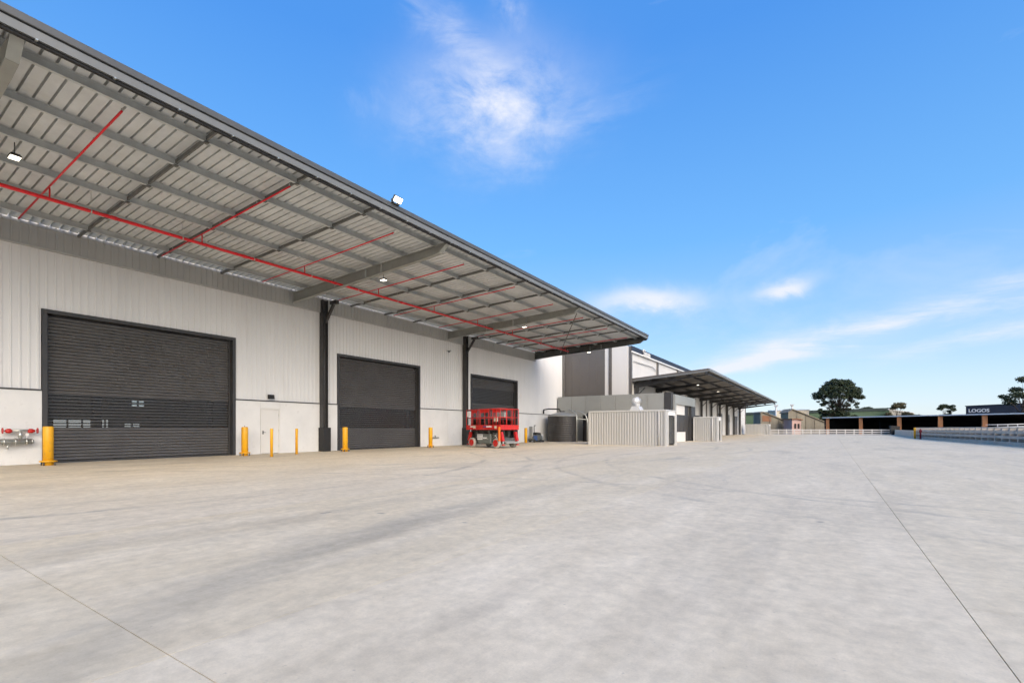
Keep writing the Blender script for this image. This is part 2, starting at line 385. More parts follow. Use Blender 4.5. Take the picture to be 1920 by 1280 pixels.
# ------------------------------------------------------------------ ground and yard
g = MB(); g.box(-2500, 2500, -2500, 2500, -1.4, -.42); g.build('ground', 'asphalt', kind='structure')
y0 = MB(); y0.box(-22.6, 12.6, -24, 115.2, -.5, -.022)
yard = y0.build('yard', 'joint', kind='structure')
XJ = [-22.44, -18.7, -14.9, -11.0, -7.1, -2.93, .75, 4.6, 8.4, 12.3]
TINT = [.9, .95, .85, .9, .05, .5, .28, .35, .2]
YJ = [1.12 + 11.2 * k for k in range(-2, 11)]; YJ[-1] = 114.9
for i in range(len(XJ) - 1):
    for k in range(len(YJ) - 1):
        gl = .003 if XJ[i] == .75 else .002; gr = .003 if XJ[i + 1] == .75 else .002
        ycut = 4.36 if (XJ[i] >= .7 and k == 2) else None
        b0 = .003 if k == 2 else .002; b1 = .003 if k + 1 == 2 else .002
        s = MB(); s.box(XJ[i] + gl, XJ[i + 1] - gr, YJ[k] + b0, YJ[k + 1] - b1, -.02, 0)
        if XJ[i] >= .7 and k == 3: s = MB(); s.box(XJ[i] + gl, XJ[i + 1] - gr, YJ[k] + .004, YJ[k + 1] - b1, -.02, 0)
        parts_ = [s]
        if ycut:
            parts_ = [MB().box(XJ[i] + gl, XJ[i + 1] - gr, YJ[k] + b0, ycut - .0015, -.02, 0), MB().box(XJ[i] + gl, XJ[i + 1] - gr, ycut + .0015, YJ[k + 1] - .004, -.02, 0)]
        for s in parts_:
            o = s.build('slab', 'yard_concrete', yard, fix=False)
            o['tint'] = min(1., max(0., TINT[i] + random.uniform(-.12, .12)))

# ------------------------------------------------------------------ warehouse
W = -22.5; WY0, WY1 = -8.0, 43.2
DOORS = [(4.95, 11.1), (16.75, 22.85), (28.45, 34.65)]
ware = thing('warehouse', 'long light grey warehouse with three charcoal roller doors under a deep canopy', 'warehouse', (W, 17.6, 0))
DZ, TRZ = 5.17, 2.49
def rib_sheet(y0, y1, ztop, xface, zb, pitch=.22, h=.028, material='cladding', name='cladding_sheet', parent=None):
    ys = []; n = int(round((y1 - y0) / pitch))
    p = (y1 - y0) / n
    prof = []
    for k in range(n):
        a = y0 + k * p
        prof += [(a, 0), (a + p * .70, 0), (a + p * .76, h), (a + p * .92, h), (a + p * .98, 0)]
    prof.append((y1, 0))
    def at(y):
        for (ya, ha), (yb, hb) in zip(prof, prof[1:]):
            if ya <= y <= yb: return ha + (hb - ha) * (y - ya) / max(1e-6, yb - ya)
        return 0
    cuts = sorted(set([q for q, _ in prof] + [e for d in DOORS for e in (d[0] - .15, d[1] + .15) if y0 < e < y1]))
    m = MB()
    for a, b in zip(cuts, cuts[1:]):
        if b - a < 1e-5: continue
        mid = (a + b) / 2; z0 = zb(mid)
        if z0 >= ztop: continue
        ha, hb = at(a + 1e-6), at(b - 1e-6)
        m.add([(xface + ha, a, z0), (xface + hb, b, z0), (xface + hb, b, ztop), (xface + ha, a, ztop)], [(0, 1, 2, 3)])
    return m.build(name, material, parent, fix=False)
def zbot(y):
    return DZ + .14 if any(a - .15 < y < b + .15 for a, b in DOORS) else TRZ + .035
yy = WY0
while yy < WY1 - .05:
    rib_sheet(yy, min(yy + .88, WY1), 9.0, W, zbot, parent=ware); yy += .88
# soffit band at the head of the wall, ribbed sheet with shade put into its grey
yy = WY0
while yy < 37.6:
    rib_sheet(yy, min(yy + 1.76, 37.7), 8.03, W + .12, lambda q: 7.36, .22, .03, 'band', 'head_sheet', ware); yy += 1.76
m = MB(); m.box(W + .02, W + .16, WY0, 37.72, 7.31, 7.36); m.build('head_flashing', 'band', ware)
# dado panels and flashing
segs = [(WY0, DOORS[0][0] - .13), (DOORS[0][1] + .13, DOORS[1][0] - .13), (DOORS[1][1] + .13, DOORS[2][0] - .13), (DOORS[2][1] + .13, WY1)]
PD = (12.36, 13.34)
for a, b in segs:
    m = MB(); m.box(W - .06, W + .075, a, b, TRZ, TRZ + .05); m.build('flashing', 'charcoal', ware)
    cuts = [a]; n = max(1, int(round((b - a) / 2.8)))
    cuts = [a + (b - a) * k / n for k in range(n + 1)]
    if a < 13 < b: cuts = [a, PD[0], PD[1], b]
    for p, q in zip(cuts, cuts[1:]):
        m = MB()
        if (p, q) == PD: m.box(W - .1, W + .045, p + .004, q - .004, 2.16, TRZ, .006)
        else: m.box(W - .1, W + .045, p + .004, q - .004, -.02, TRZ, .006)
        m.build('dado_panel', 'precast', ware)
# roller doors
def slat_mesh(w, x):
    m = MB(); pr = []
    pr = [(x - .04, 0), (x - .03, .012), (x + .012, .016), (x + .032, .030), (x + .036, .050), (x + .030, .070), (x + .010, .086), (x - .03, .090), (x - .04, .119), (x - .046, .119), (x - .046, 0)]
    m.prism(pr, 'y', 0, w); return m
for di, (a, b) in enumerate(DOORS):
    f = MB()
    f.box(W - .30, W + .06, a - .13, a, -.01, DZ + .13); f.box(W - .30, W + .06, b, b + .13, -.01, DZ + .13)
    f.box(W - .30, W + .058, a, b, DZ, DZ + .128)
    f.box(W - .62, W - .31, a - .2, b + .2, DZ - .28, DZ + .4)
    lab = ['closed charcoal roller door nearest the camera', 'closed charcoal roller door between the two wall columns', 'half-raised charcoal roller door behind the red lift'][di]
    fr = f.build('roller_door', 'charcoal', ware, label=lab)
    for yq in (a + .01, b - .07):
        q = MB(); q.box(W - .285, W - .16, yq, yq + .06, .0, DZ - .002); q.build('guide_rail', 'charcoal', fr)
    lift = 0 if di < 2 else 1.92
    z = lift + .06; first = firstv = None
    bb = MB(); bb.box(W - .265, W - .205, a + .07, b - .07, lift + .005, lift + .06); bb.build('bottom_bar', 'charcoal', fr)
    while z < DZ - .13:
        rel = z - lift
        vis = 1.13 < rel < 2.36
        if vis:
            if firstv is None:
                q = MB(); q.box(W - .24, W - .228, a + .07, b - .07, 0, .104); 
                for o_ in q.v: pass
                q.v = [(v[0], v[1], v[2] + z) for v in q.v]
                firstv = q.build('vision_slat', 'vision', fr); zv = z
                q = MB(); q.box(W - .25, W - .215, a + .07, b - .07, z + .100, z + .122); vr = q.build('vision_rail', 'charcoal_slat', fr)
            else: again(firstv, (0, 0, z - zv)); again(vr, (0, 0, z - zv))
        else:
            if first is None:
                q = slat_mesh(b - a - .14, W - .24); q.v = [(v[0], v[1] + a + .07, v[2] + z) for v in q.v]
                first = q.build('slat', 'charcoal_slat', fr); zf = z
            else: again(first, (0, 0, z - zf))
        z += .118
# personnel door
pd = MB(); pd.box(W - .09, W + .02, PD[0] + .06, PD[1] - .06, .01, 2.10, .006)
pdo = pd.build('personnel_door', 'door_white', ware)
q = MB(); q.box(W - .1, W + .058, PD[0] + .004, PD[0] + .058, 0, 2.155); q.box(W - .1, W + .058, PD[1] - .058, PD[1] - .004, 0, 2.155); q.box(W - .1, W + .057, PD[0] + .058, PD[1] - .058, 2.102, 2.155)
q.build('frame', 'door_white', pdo)
q = MB(); q.tube([(W + .02, PD[0] + .14, 1.02), (W + .07, PD[0] + .14, 1.02), (W + .07, PD[0] + .25, 1.02)], .011, 6); q.box(W + .02, W + .028, PD[0] + .115, PD[0] + .165, .93, 1.10)
q.build('handle', 'dark_steel', pdo)
for z in (.3, 1.05, 1.8):
    q = MB(); q.tube([(W + .034, PD[1] - .062, z), (W + .034, PD[1] - .062, z + .1)], .012, 6); q.build('hinge', 'steel', pdo)
# columns with knee brace and black foot guard
def i_col(x0, x1, y0, y1, z0, z1, tf=.02, tw=.02):
    m = MB(); m.box(x0, x1, y0, y0 + tf, z0, z1); m.box(x0, x1, y1 - tf, y1, z0, z1)
    xm = (x0 + x1) / 2; m.box(xm - tw / 2, xm + tw / 2, y0 + tf, y1 - tf, z0, z1); return m
for yc in (3.85 - .05 - 0.0, 15.65, 27.45):
    if yc < 10: continue
    cobj = i_col(W + .075, W + .38, yc - .15, yc + .15, 0, 7.95).build('column', 'charcoal', ware)
    q = MB(); q.bar((W + .36, yc, 6.75), (W + 1.05, yc, 7.62), .12, .12); q.build('knee_brace', 'charcoal', cobj)
    q = MB(); q.box(W + .85, W + 1.35, yc - .11, yc + .11, 7.62, 7.80, .01); q.build('bracket', 'charcoal', cobj)
    q = MB(); q.box(W + .05, W + .50, yc - .21, yc + .24, 0, 1.25, .015); q.build('foot_guard', 'black_rubber', cobj)
    q = MB()
    for dx in (.0,):
        q.tube([(W + .42, yc - .10, 1.25), (W + .42, yc - .10, 7.35)], .045, 8)
    q.build('downpipe', 'charcoal', cobj)
# interior, seen through the vision slats
BX = -62.0
q = MB(); q.box(BX, W - .1, WY0, WY1, -.3, -.001); q.build('interior_floor', 'floor_in', ware)
# back wall with strip windows
wins = [(14.02, 17.34, 1.15, 2.04), (17.72, 18.38, 1.15, 2.08), (19.59, 21.09, 1.14, 1.71), (20.24, 21.48, 3.58, 4.18)]
q = MB()
zs = sorted({0, 9.0} | {z for w_ in wins for z in w_[2:]})
for z0, z1 in zip(zs, zs[1:]):
    ys = WY0
    for w_ in sorted(w_ for w_ in wins if w_[2] <= z0 and w_[3] >= z1): q.box(BX - .2, BX, ys, w_[0], z0, z1); ys = w_[1]
    q.box(BX - .2, BX, ys, WY1, z0, z1)
bw = q.build('back_wall', 'wall_in', ware)
for a, b, c_, d in wins:
    q = MB(); n = max(2, int((b - a) / .9))
    for k in range(n + 1):
        yk = a + (b - a) * k / n; q.box(BX - .15, BX - .05, yk - .07, yk + .07, c_, d)
    for k in (1, 2): zk = c_ + (d - c_) * k / 3; q.box(BX - .14, BX - .06, a, b, zk - .05, zk + .05)
    q.build('mullion', 'charcoal', bw)
q = MB(); q.box(BX, W - .02, WY0 - .2, WY0, 0, 9.0); q.build('end_wall', 'cladding', ware)
q = MB(); q.box(BX, W - .02, WY1 - .15, WY1, 0, 9.0); q.build('end_wall', 'cladding', ware)
q = MB(); q.prism([(BX - .3, 9.0), (W + .05, 9.0), (W + .05, 9.15), ((BX + W) / 2, 10.4), (BX - .3, 9.15)], 'y', WY0 - .2, WY1); q.build('roof', 'zinc_under', ware)
for yk in (9.5, 21.2, 33.0):
    for xk in (-34.0, -47.0):
        q = i_col(xk - .2, xk + .2, yk - .2, yk + .2, 0, 9.0); q.build('interior_column', 'charcoal', ware)
q = MB(); q.box(W - .05, W + .09, WY1 - .09, WY1 + .02, 0, 9.0); q.build('corner_flashing', 'charcoal', ware)

# ---- canopy
CX0, CX1 = -22.46, -12.16
CY0, CY1 = -9.4, 37.72
def zr(x): return 8.17 + .035 * (x + 22.5)
gm = MB()
gm.prism([(-12.20, 8.30), (-12.06, 8.29), (-12.055, 8.45), (-12.075, 8.453), (-12.075, 8.31), (-12.20, 8.32)], 'y', CY0, CY1 + .05)
gutter = gm.build('canopy', 'gutter_light', ware, label='deep canopy with grey gutter edge and exposed purlins over the loading doors')
q = MB(); q.box(-12.15, -12.02, CY0, CY1 + .06, 8.478, 8.63, .01); q.build('fascia_cap', 'gutter', gutter)
q = MB(); q.box(-12.20, -12.12, CY0, CY1, 8.24, 8.30); q.box(-12.14, -12.085, CY0, CY1, 8.44, 8.481); q.build('gutter_gap_shade', 'black_rubber', gutter)  # black strips standing in for shade in the gaps around the gutter
yk = CY0 + .4; fc = None
while yk < CY1:
    if fc is None:
        q = MB(); q.box(-12.215, -12.045, yk, yk + .035, 8.268, 8.292); fc = q.build('gutter_clip', 'steel', gutter); ybase = yk
    else: again(fc, (0, yk - ybase, 0))
    yk += 1.15
# roof sheets with open ribs, seen from below
SW = (37.70 + 9.4) / 62; n = 62; xin = -21.42
def roof_sheet(xa, xb, material, name):
    prof = []; p = SW / 3
    for k in range(3):
        a = k * p; prof += [(a, 0), (a + p - .052, 0), (a + p - .050, .10), (a + p - .004, .10), (a + p - .002, 0)]
    prof.append((SW, 0)); m = MB()
    for (a, ha), (b, hb) in zip(prof, prof[1:]):
        m.add([(xa, a + CY0, zr(xa) + ha), (xb, a + CY0, zr(xb) + ha), (xb, b + CY0, zr(xb) + hb), (xa, b + CY0, zr(xa) + hb)], [(0, 3, 2, 1)])
    return m.build(name, material, gutter, fix=False)
rs = roof_sheet(xin, CX1, 'zinc_under', 'roof_sheet'); sk = roof_sheet(CX0, xin, 'skylight', 'skylight_sheet')
for k in range(1, n):
    again(rs, (0, k * SW, 0)); again(sk, (0, k * SW, 0))
PX = [-12.93, -14.62, -16.37, -17.93, -19.69, -21.33]
RY = [-9.37, 2.3, 14.0, 25.67, 37.47]
for k in range(4):
    pf = None
    for x in PX:
        z1 = zr(x) - .004; z0 = z1 - .2
        q = MB()
        q.prism([(x - .04, z1), (x - .04, z0), (x + .04, z0), (x + .04, z0 + .02), (x + .037, z0 + .02), (x + .037, z0 + .004), (x - .036, z0 + .004), (x - .036, z1 - .004), (x + .04, z1 - .001), (x + .04, z1)], 'y', RY[k] + .02, RY[k + 1] + (.02 if k < 3 else .0))
        q.build('purlin', 'galv', gutter)
    for t in (3.45, 5.88, 8.28):
        q = MB(); yb = RY[k] + t
        for xa, xb in zip(PX + [], PX[1:] + [CX0]):
            q.bar((xa - .04, yb, zr(xa) - .13), (xb + .045, yb, zr(xb) - .13), .05, .10)
        q.bar((PX[0] + .045, yb, zr(PX[0]) - .13), (-12.2, yb, zr(-12.2) - .13), .05, .09)
        q.build('bridging', 'bridging', gutter)
        for x in PX:
            c0 = MB(); c0.box(x - .05, x + .07, yb - .05, yb + .05, zr(x) - .235, zr(x) - .205); c0.build('bridging_clip', 'bridging', gutter)
for k in range(1, 5):
    yk = RY[k]; q = MB()
    def zt(x): return zr(x) - .206
    def zb(x):
        t = (x - CX0) / (CX1 - CX0); return 7.47 + .50 * t
    XS = [CX0 + .1, -18, -15, -13.2, -12.6, -12.24]
    zbs = [zb(x) for x in XS]; zbs[-2] += .03; zbs[-1] = zt(-12.24) - .06
    top = [(x, zt(x)) for x in XS]; bot = list(zip(XS, zbs))
    q.prism(bot + top[::-1], 'y', yk - .008, yk + .008)
    for line, s_ in ((bot, 1), (top, -1)):
        for (xa, za), (xb, zb_) in zip(line, line[1:]):
            q.bar((xa, yk, za + s_ * .008), (xb, yk, zb_ + s_ * .008), .19, .016)
    rf = q.build('rafter', 'rafter_steel' if k < 4 else 'dark_steel', gutter)
    for x in (-19.0, -16.9, -15.9):
        q = MB(); q.box(x - .006, x + .006, yk - .09, yk + .09, zb(x) + .02, zt(x) - .02); q.build('stiffener', 'galv', rf)
    for x in PX:
        q = MB(); q.box(x + .042, x + .054, yk - .10, yk + .10, zt(x), zt(x) + .17); q.build('cleat', 'galv', rf)
q = MB(); q.prism([(CX0, zr(CX0) - .72), (CX1, zr(CX1) - .34), (CX1, zr(CX1) + .1), (CX0, zr(CX0) + .1)], 'y', 37.70, 37.73); q.build('barge_flashing', 'dark_steel', gutter)
q = MB(); q.bar((-12.6, 26.0, 8.05), (-19.6, 37.2, 7.80), .05, .05); q.build('brace_rod', 'bridging', gutter)
q = MB(); q.bar((-12.6, -8.9, 8.05), (-19.6, 2.0, 7.80), .05, .05); q.build('brace_rod', 'bridging', gutter)

# sprinkler pipework hanging under the purlins
MX, MZ = -18.52, 7.72
q = MB(); q.tube([(MX, CY0, MZ), (MX, 36.6, MZ)], .052, 10)
for yk in range(-8, 37, 4):
    q.lathe([(.062, -.07), (.062, .07)], (MX, yk + 1.6, MZ), 10, 'y')
spr = q.build('sprinkler_pipe', 'red_pipe', None, label='long red sprinkler main with thin branches hung under the canopy purlins', cat='pipe')
by = 4.17 - 12
while by < 36.8:
    zz = lambda x: zr(x) - .20 - .06
    br = MB().tube([(-21.75, by, zz(-21.75)), (-13.12, by, zz(-13.12))], .024, 8).build('branch_pipe', 'red_pipe', spr)
    MB().tube([(MX, by + .02, MZ), (MX, by + .02, zz(MX))], .022, 8).build('riser', 'red_pipe', br)
    for x in (-20.8, -17.2, -14.9, -13.14):
        q = MB(); q.tube([(x, by, zz(x)), (x, by, zz(x) + .07)], .011, 6); q.lathe([(.02, .07), (.02, .075)], (x, by, zz(x)), 8); q.build('sprinkler_head', 'steel', br)
    by += 3.98
yk = -7.2
while yk < 36:
    q = MB(); q.tube([(MX, yk, MZ + .05), (MX, yk, zr(MX) - .01)], .007, 5); q.lathe([(.062, -.015), (.062, .015)], (MX, yk, MZ), 10, 'y'); q.build('hanger', 'steel', spr); yk += 2.45

# lamps under the canopy
def bay_lamp(loc, label, s=1.0, group='lit lamps under the near canopy', power=None):
    t = thing('canopy_lamp', label, 'lamp', loc, 0, group, True)
    q = MB(); q.box(-.17 * s, .17 * s, -.13 * s, .13 * s, -.05 * s, .0, .012 * s); q.build('housing', 'charcoal', t)
    q = MB(); q.box(-.15 * s, .15 * s, -.11 * s, .11 * s, -.058 * s, -.051 * s); q.build('lens', 'lamp_lens', t)
    q = MB()
    for k in range(7): q.box(-.14 * s + k * .045 * s, -.125 * s + k * .045 * s, -.10 * s, .10 * s, 0, .035 * s)
    q.build('heat_sink', 'charcoal', t)
    q = MB(); q.tube([(0, 0, .03 * s), (0, 0, .34)], .012, 6); q.build('stem', 'dark_steel', t)
    return t
for (yk, lb) in ((3.12, 'lit lamp hung under canopy above the nearest roller door'), (14.92, 'lit lamp hung beside the middle tapered rafter, near the first column'),
                 (26.95, 'lit lamp hung beside the tapered rafter above the red lift')):
    bay_lamp((-16.87, yk, 7.95), lb, .85)
bay_lamp((-16.87, 37.15, 7.62), 'small lit lamp at the far end edge of the near canopy', .9)
# floodlight on the gutter edge
fl = thing('flood_light', 'square lit floodlight standing on the canopy gutter edge against the sky', 'floodlight', (-11.98, 11.1, 8.60), 0, None, True)
q = MB(); q.box(-.05, .05, -.14, -.11, 0, .14); q.box(-.05, .05, .11, .14, 0, .14); q.box(-.05, .05, -.14, .14, 0, .012); q.build('bracket', 'dark_steel', fl)
rm = Matrix.Rotation(R(-50), 3, 'Y') @ Matrix.Rotation(R(0), 3, 'Z')
hq = MB().box(-.10, .10, -.18, .18, -.04, .04, .015); hq.v = [tuple(rm @ Vector(v) + Vector((.1, 0, .13))) for v in hq.v]; hq.build('housing', 'dark_steel', fl)
hq = MB().box(-.082, .082, -.158, .158, -.05, -.041); hq.v = [tuple(rm @ Vector(v) + Vector((.1, 0, .13))) for v in hq.v]; hq.build('lens', 'lamp_lens', fl)
# small things on the wall
t = thing('bulkhead_lamp', 'small black wedge lamp fixed above the white personnel door', 'lamp', (W + .05, 12.84, 2.62), 0, None, True)
q = MB(); q.prism([(0, 0), (.16, 0), (.12, .2), (0, .2)], 'y', -.13, .13); q.build('housing', 'black_rubber', t)
q = MB(); q.box(.02, .14, -.1, .1, -.008, -.001); q.build('lens', 'grey_plastic', t)
t = thing('security_camera', 'small grey security camera high on the wall left of the far column', 'camera', (W + .03, 25.67, 6.6), 0, None, True)
q = MB(); q.tube([(0, 0, .05), (.22, 0, .05)], .025, 8); q.build('arm', 'grey_plastic', t)
q = MB(); q.tube([(.12, .2, .08), (.30, -.16, -.04)], .06, 10); q.build('body', 'grey_plastic', t)
q = MB(); q.tube([(.30, -.16, -.04), (.31, -.18, -.047)], .045, 10); q.build('lens', 'dark_glass', t)
t = thing('wall_tap', 'short dark pipe with tap on the dado beside a yellow bollard', 'tap', (W + .045, 24.2, .5), 0, None, True)
q = MB(); q.tube([(.12, -.35, .08), (.12, .45, .08)], .03, 8); q.build('pipe', 'dark_steel', t)
for yk in (-.2, .3):
    q = MB(); q.tube([(0, yk, .08), (.12, yk, .08)], .02, 6); q.build('bracket', 'steel', t)
q = MB(); q.tube([(.12, .1, .08), (.12, .1, .2)], .018, 6); q.lathe([(.06, .2), (.06, .22)], (.12, .1, 0), 10); q.build('tap_handle', 'dark_steel', t)

# fire booster on the wall at far left
hb = thing('fire_booster', 'steel fire booster pipe with two red handwheel valves on the wall', 'booster', (W + .3, 3.9, 0))
X = W + .3
q = MB(); q.tube([(X, 1.4, .77), (X, 4.50, .77)], .095, 14); q.tube([(X, 4.50, .77), (X, 4.56, .77)], [.095, .06], 14)
for yk in (3.2, 3.86, 4.12, 4.38): q.lathe([(.12, -.022), (.12, .022)], (X, yk, .77), 16, 'y')
q.build('manifold', 'steel', hb)
q = MB(); q.tube([(X, 4.24, .84), (X, 4.24, 1.13)], .05, 12); q.tube([(X, 4.02, 1.13), (X, 4.46, 1.13)], .045, 12); q.lathe([(.08, .95), (.08, .98)], (X, 4.24, 0), 12); q.build('riser', 'steel', hb)
for s_, yk in ((-1, 4.0), (1, 4.48)):
    q = MB(); q.lathe([(.03, -.10), (.075, -.05), (.075, .03), (.03, .09)], (X, yk + s_ * .02, 1.12), 12, 'y'); v = q.build('valve', 'red_paint', hb)
    q = MB(); q.lathe([(.095, -.012), (.095, .012)], (X, yk + s_ * .17, 1.13), 14, 'y'); q.tube([(X, yk, 1.13), (X, yk + s_ * .17, 1.13)], .014, 6); q.build('handwheel', 'red_paint', v)
for yk in (2.2, 3.5):
    q = MB(); q.box(W + .046, X, yk - .03, yk + .03, .72, .76); q.build('bracket', 'dark_steel', hb)
q = MB(); q.tube([(X, 3.98, .70), (X + .06, 3.92, .56)], .03, 8); q.lathe([(.04, .0), (.04, .03)], (X + .06, 3.92, .53), 10); q.build('drain_cock', 'steel', hb)
q = MB(); q.tube([(X, 4.40, .86), (X, 4.40, .97)], .012, 6); q.lathe([(.045, -.015), (.045, .015)], (X + .0, 4.40, 1.0), 12, 'x'); q.build('gauge', 'white_paint', hb)

# ------------------------------------------------------------------ bollards
def bollard(x, y, label, r=.135, h=1.27, flange=True, group='yellow bollards along the warehouse wall'):
    t = thing('bollard', label, 'bollard', (x, y, 0), 0, group, True)
    MB().lathe([(r, 0), (r, h - .03), (r * .93, h - .008), (r * .7, h)], n=20).build('post', 'yellow', t)
    if flange:
        MB().lathe([(r + .085, .115), (r + .09, .125), (r + .085, .15), (r, .16)], n=20).build('flange', 'yellow', t)
        q = MB()
        for k in range(4):
            a = math.pi / 4 + k * math.pi / 2; q.lathe([(.02, .0), (.02, .115)], ((r + .055) * math.cos(a), (r + .055) * math.sin(a), 0), 6)
        q.build('anchor', 'dark_steel', t)
    return t
bollard(-21.27, 4.71, 'thick yellow bollard in front of the nearest roller door, beside red valves')
b2 = bollard(-21.54, 11.16, 'thick yellow bollard between nearest roller door and white personnel door')
MB().tube([(0, 0, 1.26), (0, 0, 1.33)], .015, 6).build('eye_bolt', 'dark_steel', b2)
bollard(-19.78, 11.37, 'thin yellow post standing right in front of the white personnel door', .058, 1.2, False)
bollard(-20.86, 13.2, 'thin yellow post to the right of the white personnel door', .058, 1.2, False)
bollard(-21.17, 16.14, 'thick yellow bollard before the left edge of the middle roller door')
bollard(-20.95, 22.35, 'yellow bollard beside the wall tap, right of the middle roller door', .125)
bollard(-21.27, 34.2, 'yellow bollard between the red lift and the blue floor scrubber', .12, 1.25, False)

# ------------------------------------------------------------------ scissor lift
lf = thing('scissor_lift', 'red rough-terrain scissor lift with folded outriggers before the half-raised door', 'scissor lift', (-17.94, 24.85, 0), R(-10.9), None, True)
def wheel(x, y, s_):
    q = MB(); q.lathe([(.20, -.10), (.27, -.105), (.305, -.07), (.31, 0), (.305, .07), (.27, .105), (.20, .10)], (x, y, .31), 24, 'y'); w = q.build('wheel', 'tyre_grey', lf)
    q = MB(); q.lathe([(.21, .09), (.215, .112), (.19, .12), (.17, .108), (.08, .106), (.06, .13), (.02, .135)] if s_ > 0 else [(.02, -.135), (.06, -.13), (.08, -.106), (.17, -.108), (.19, -.12), (.215, -.112), (.21, -.09)], (x, y, .31), 20, 'y'); q.build('rim', 'red_paint', w)
for x in (-1.12, 1.12):
    for s_ in (-1, 1): wheel(x, s_ * .72, s_)
q = MB(); q.box(-1.3, 1.3, -.42, .42, .28, .62, .02); q.box(-1.42, -1.3, -.5, .5, .35, .55, .01); q.box(1.3, 1.42, -.5, .5, .35, .55, .01); q.build('chassis', 'dark_steel', lf)
for x in (-1.12, 1.12): MB().tube([(x, -.66, .31), (x, .66, .31)], .06, 8).build('axle', 'dark_steel', lf)
for s_ in (-1, 1):
    ya, yb = sorted((s_ * .43, s_ * .78))
    c_ = MB().box(-.58, .62, ya, yb, .25, .86, .03).build('side_cabinet', 'lift_grey', lf)
    yo = s_ * .785
    ya, yb = sorted((yo, yo - s_ * .012)); 
    MB().box(-.60, -.10, ya - .001, yb + .001, .50, .84).build('notice_plate', 'white_paint', c_)
    q = MB()
    for rw, zz in enumerate((.77, .68, .585)):
        xx = -.57
        while xx < -.16:
            w_ = random.uniform(.03, .07); q.box(xx, xx + w_, *sorted((yo + s_ * .002, yo + s_ * .005)), zz, zz + .038); xx += w_ + .018
    q.build('plate_marking', 'dark_steel', c_)
    q = MB(); xx = -.04
    for w_ in (.05, .05, .05, .05, .06): q.box(xx, xx + w_, *sorted((s_ * .781, s_ * .785)), .56, .65); xx += w_ + .015
    q.build('cabinet_marking', 'white_paint', c_)
    MB().box(.36, .40, *sorted((s_ * .78, s_ * .79)), .52, .60).build('latch', 'steel', c_)
# folded scissor stack
for lv in range(4):
    z = .70 + lv * .105
    for s_ in (-1, 1):
        MB().bar((-1.25, s_ * .30, z), (1.25, s_ * .30, z + .06), .05, .085).build('scissor_arm', 'dark_steel', lf)
        MB().bar((-1.25, s_ * .20, z + .06), (1.25, s_ * .20, z), .05, .085).build('scissor_arm', 'dark_steel', lf)
    MB().tube([(0, -.36, z + .03), (0, .36, z + .03)], .03, 8).build('pivot_pin', 'steel', lf)
q = MB(); q.box(.66, 1.0, -.62, -.44, .55, .95, .02); q.build('engine_block', 'dark_steel', lf)
q = MB(); q.tube([(.66, -.66, .72), (.8, -.70, .80), (.95, -.66, .75), (1.05, -.6, .6)], .025, 8); q.tube([(.7, -.66, .6), (.85, -.69, .66), (1.0, -.6, .85)], .02, 8); q.build('hose', 'steel', lf)
# platform
PLX0, PLX1, PLY = -1.62, 1.50, .80
q = MB(); q.box(PLX0, PLX1, -PLY, PLY, 1.14, 1.24, .01); pf = q.build('platform_deck', 'dark_steel', lf)
q = MB()
for s_ in (-1, 1):
    ya, yb = sorted((s_ * PLY, s_ * (PLY + .03))); q.box(PLX0, PLX1, ya, yb, 1.12, 1.42)
q.box(PLX0 - .03, PLX0, -PLY, PLY, 1.12, 1.42); q.box(PLX1, PLX1 + .03, -PLY, PLY, 1.12, 1.42)
tb = q.build('toe_board', 'red_paint', lf)
for (xa, w_, mt) in ((-1.2, .36, 'white_paint'), (.02, .24, 'blue_plastic'), (.28, .52, 'white_paint')):
    q = MB(); xx = xa
    while xx < xa + w_: q.box(xx, xx + .055, -PLY - .036, -PLY - .031, 1.27, 1.36); xx += .075
    q.build('board_marking', mt, tb)
def rail(z, r=.024, name='guard_rail'):
    for s_ in (-1, 1): MB().tube([(PLX0, s_ * PLY, z), (PLX1, s_ * PLY, z)], r, 8).build(name, 'red_paint', lf)
    for x in (PLX0, PLX1): MB().tube([(x, -PLY, z), (x, PLY, z)], r, 8).build(name, 'red_paint', lf)
rail(2.40, .028); rail(1.88)
for s_ in (-1, 1):
    for x in (PLX0, -1.12, -.62, -.30, .12, .48, .86, 1.18, PLX1): MB().tube([(x, s_ * PLY, 1.24), (x, s_ * PLY, 2.40)], .024, 8).build('rail_post', 'red_paint', lf)
for x in (PLX0, PLX1):
    for yk in (-.27, .27): MB().tube([(x, yk, 1.24), (x, yk, 2.40)], .024, 8).build('rail_post', 'red_paint', lf)
for (xa, xb) in ((-1.10, -.64), (-.28, .46), (.88, 1.48)):
    MB().box(xa, xb, -PLY + .01, -PLY + .025, 2.18, 2.37).build('rail_panel', 'red_paint', lf)
for (xa, xb) in ((-1.60, -1.14), (.14, .46)):
    q = MB()
    for k in range(9):
        zz = 1.26 + k * .07; q.box(xa, xb, -PLY - .004, -PLY + .004, zz, zz + .012)
    for k in range(int((xb - xa) / .07)): q.box(xa + k * .07, xa + k * .07 + .012, -PLY - .003, -PLY + .003, 1.26, 1.86)
    q.build('mesh_panel', 'dark_steel', lf)
q = MB(); q.box(-.95, -.70, -PLY - .036, -PLY - .031, 1.2, 1.38); q.box(1.02, 1.22, -PLY - .036, -PLY - .031, 1.2, 1.36); q.build('decal', 'cream', tb)
q = MB(); q.tube([(-.4, -.15, 2.0), (-.45, -.4, 1.6), (-.5, -.6, 1.3), (-.9, -.45, 1.0), (-.6, -.5, .8)], .018, 6); q.build('control_cable', 'black_rubber', lf)
MB().box(.86, 1.16, -PLY + .06, -PLY + .16, 1.62, 1.92, .02).build('document_box', 'cream', lf)
MB().box(-.55, -.25, -.3, .0, 2.0, 2.34, .03).build('control_box', 'black_rubber', lf)
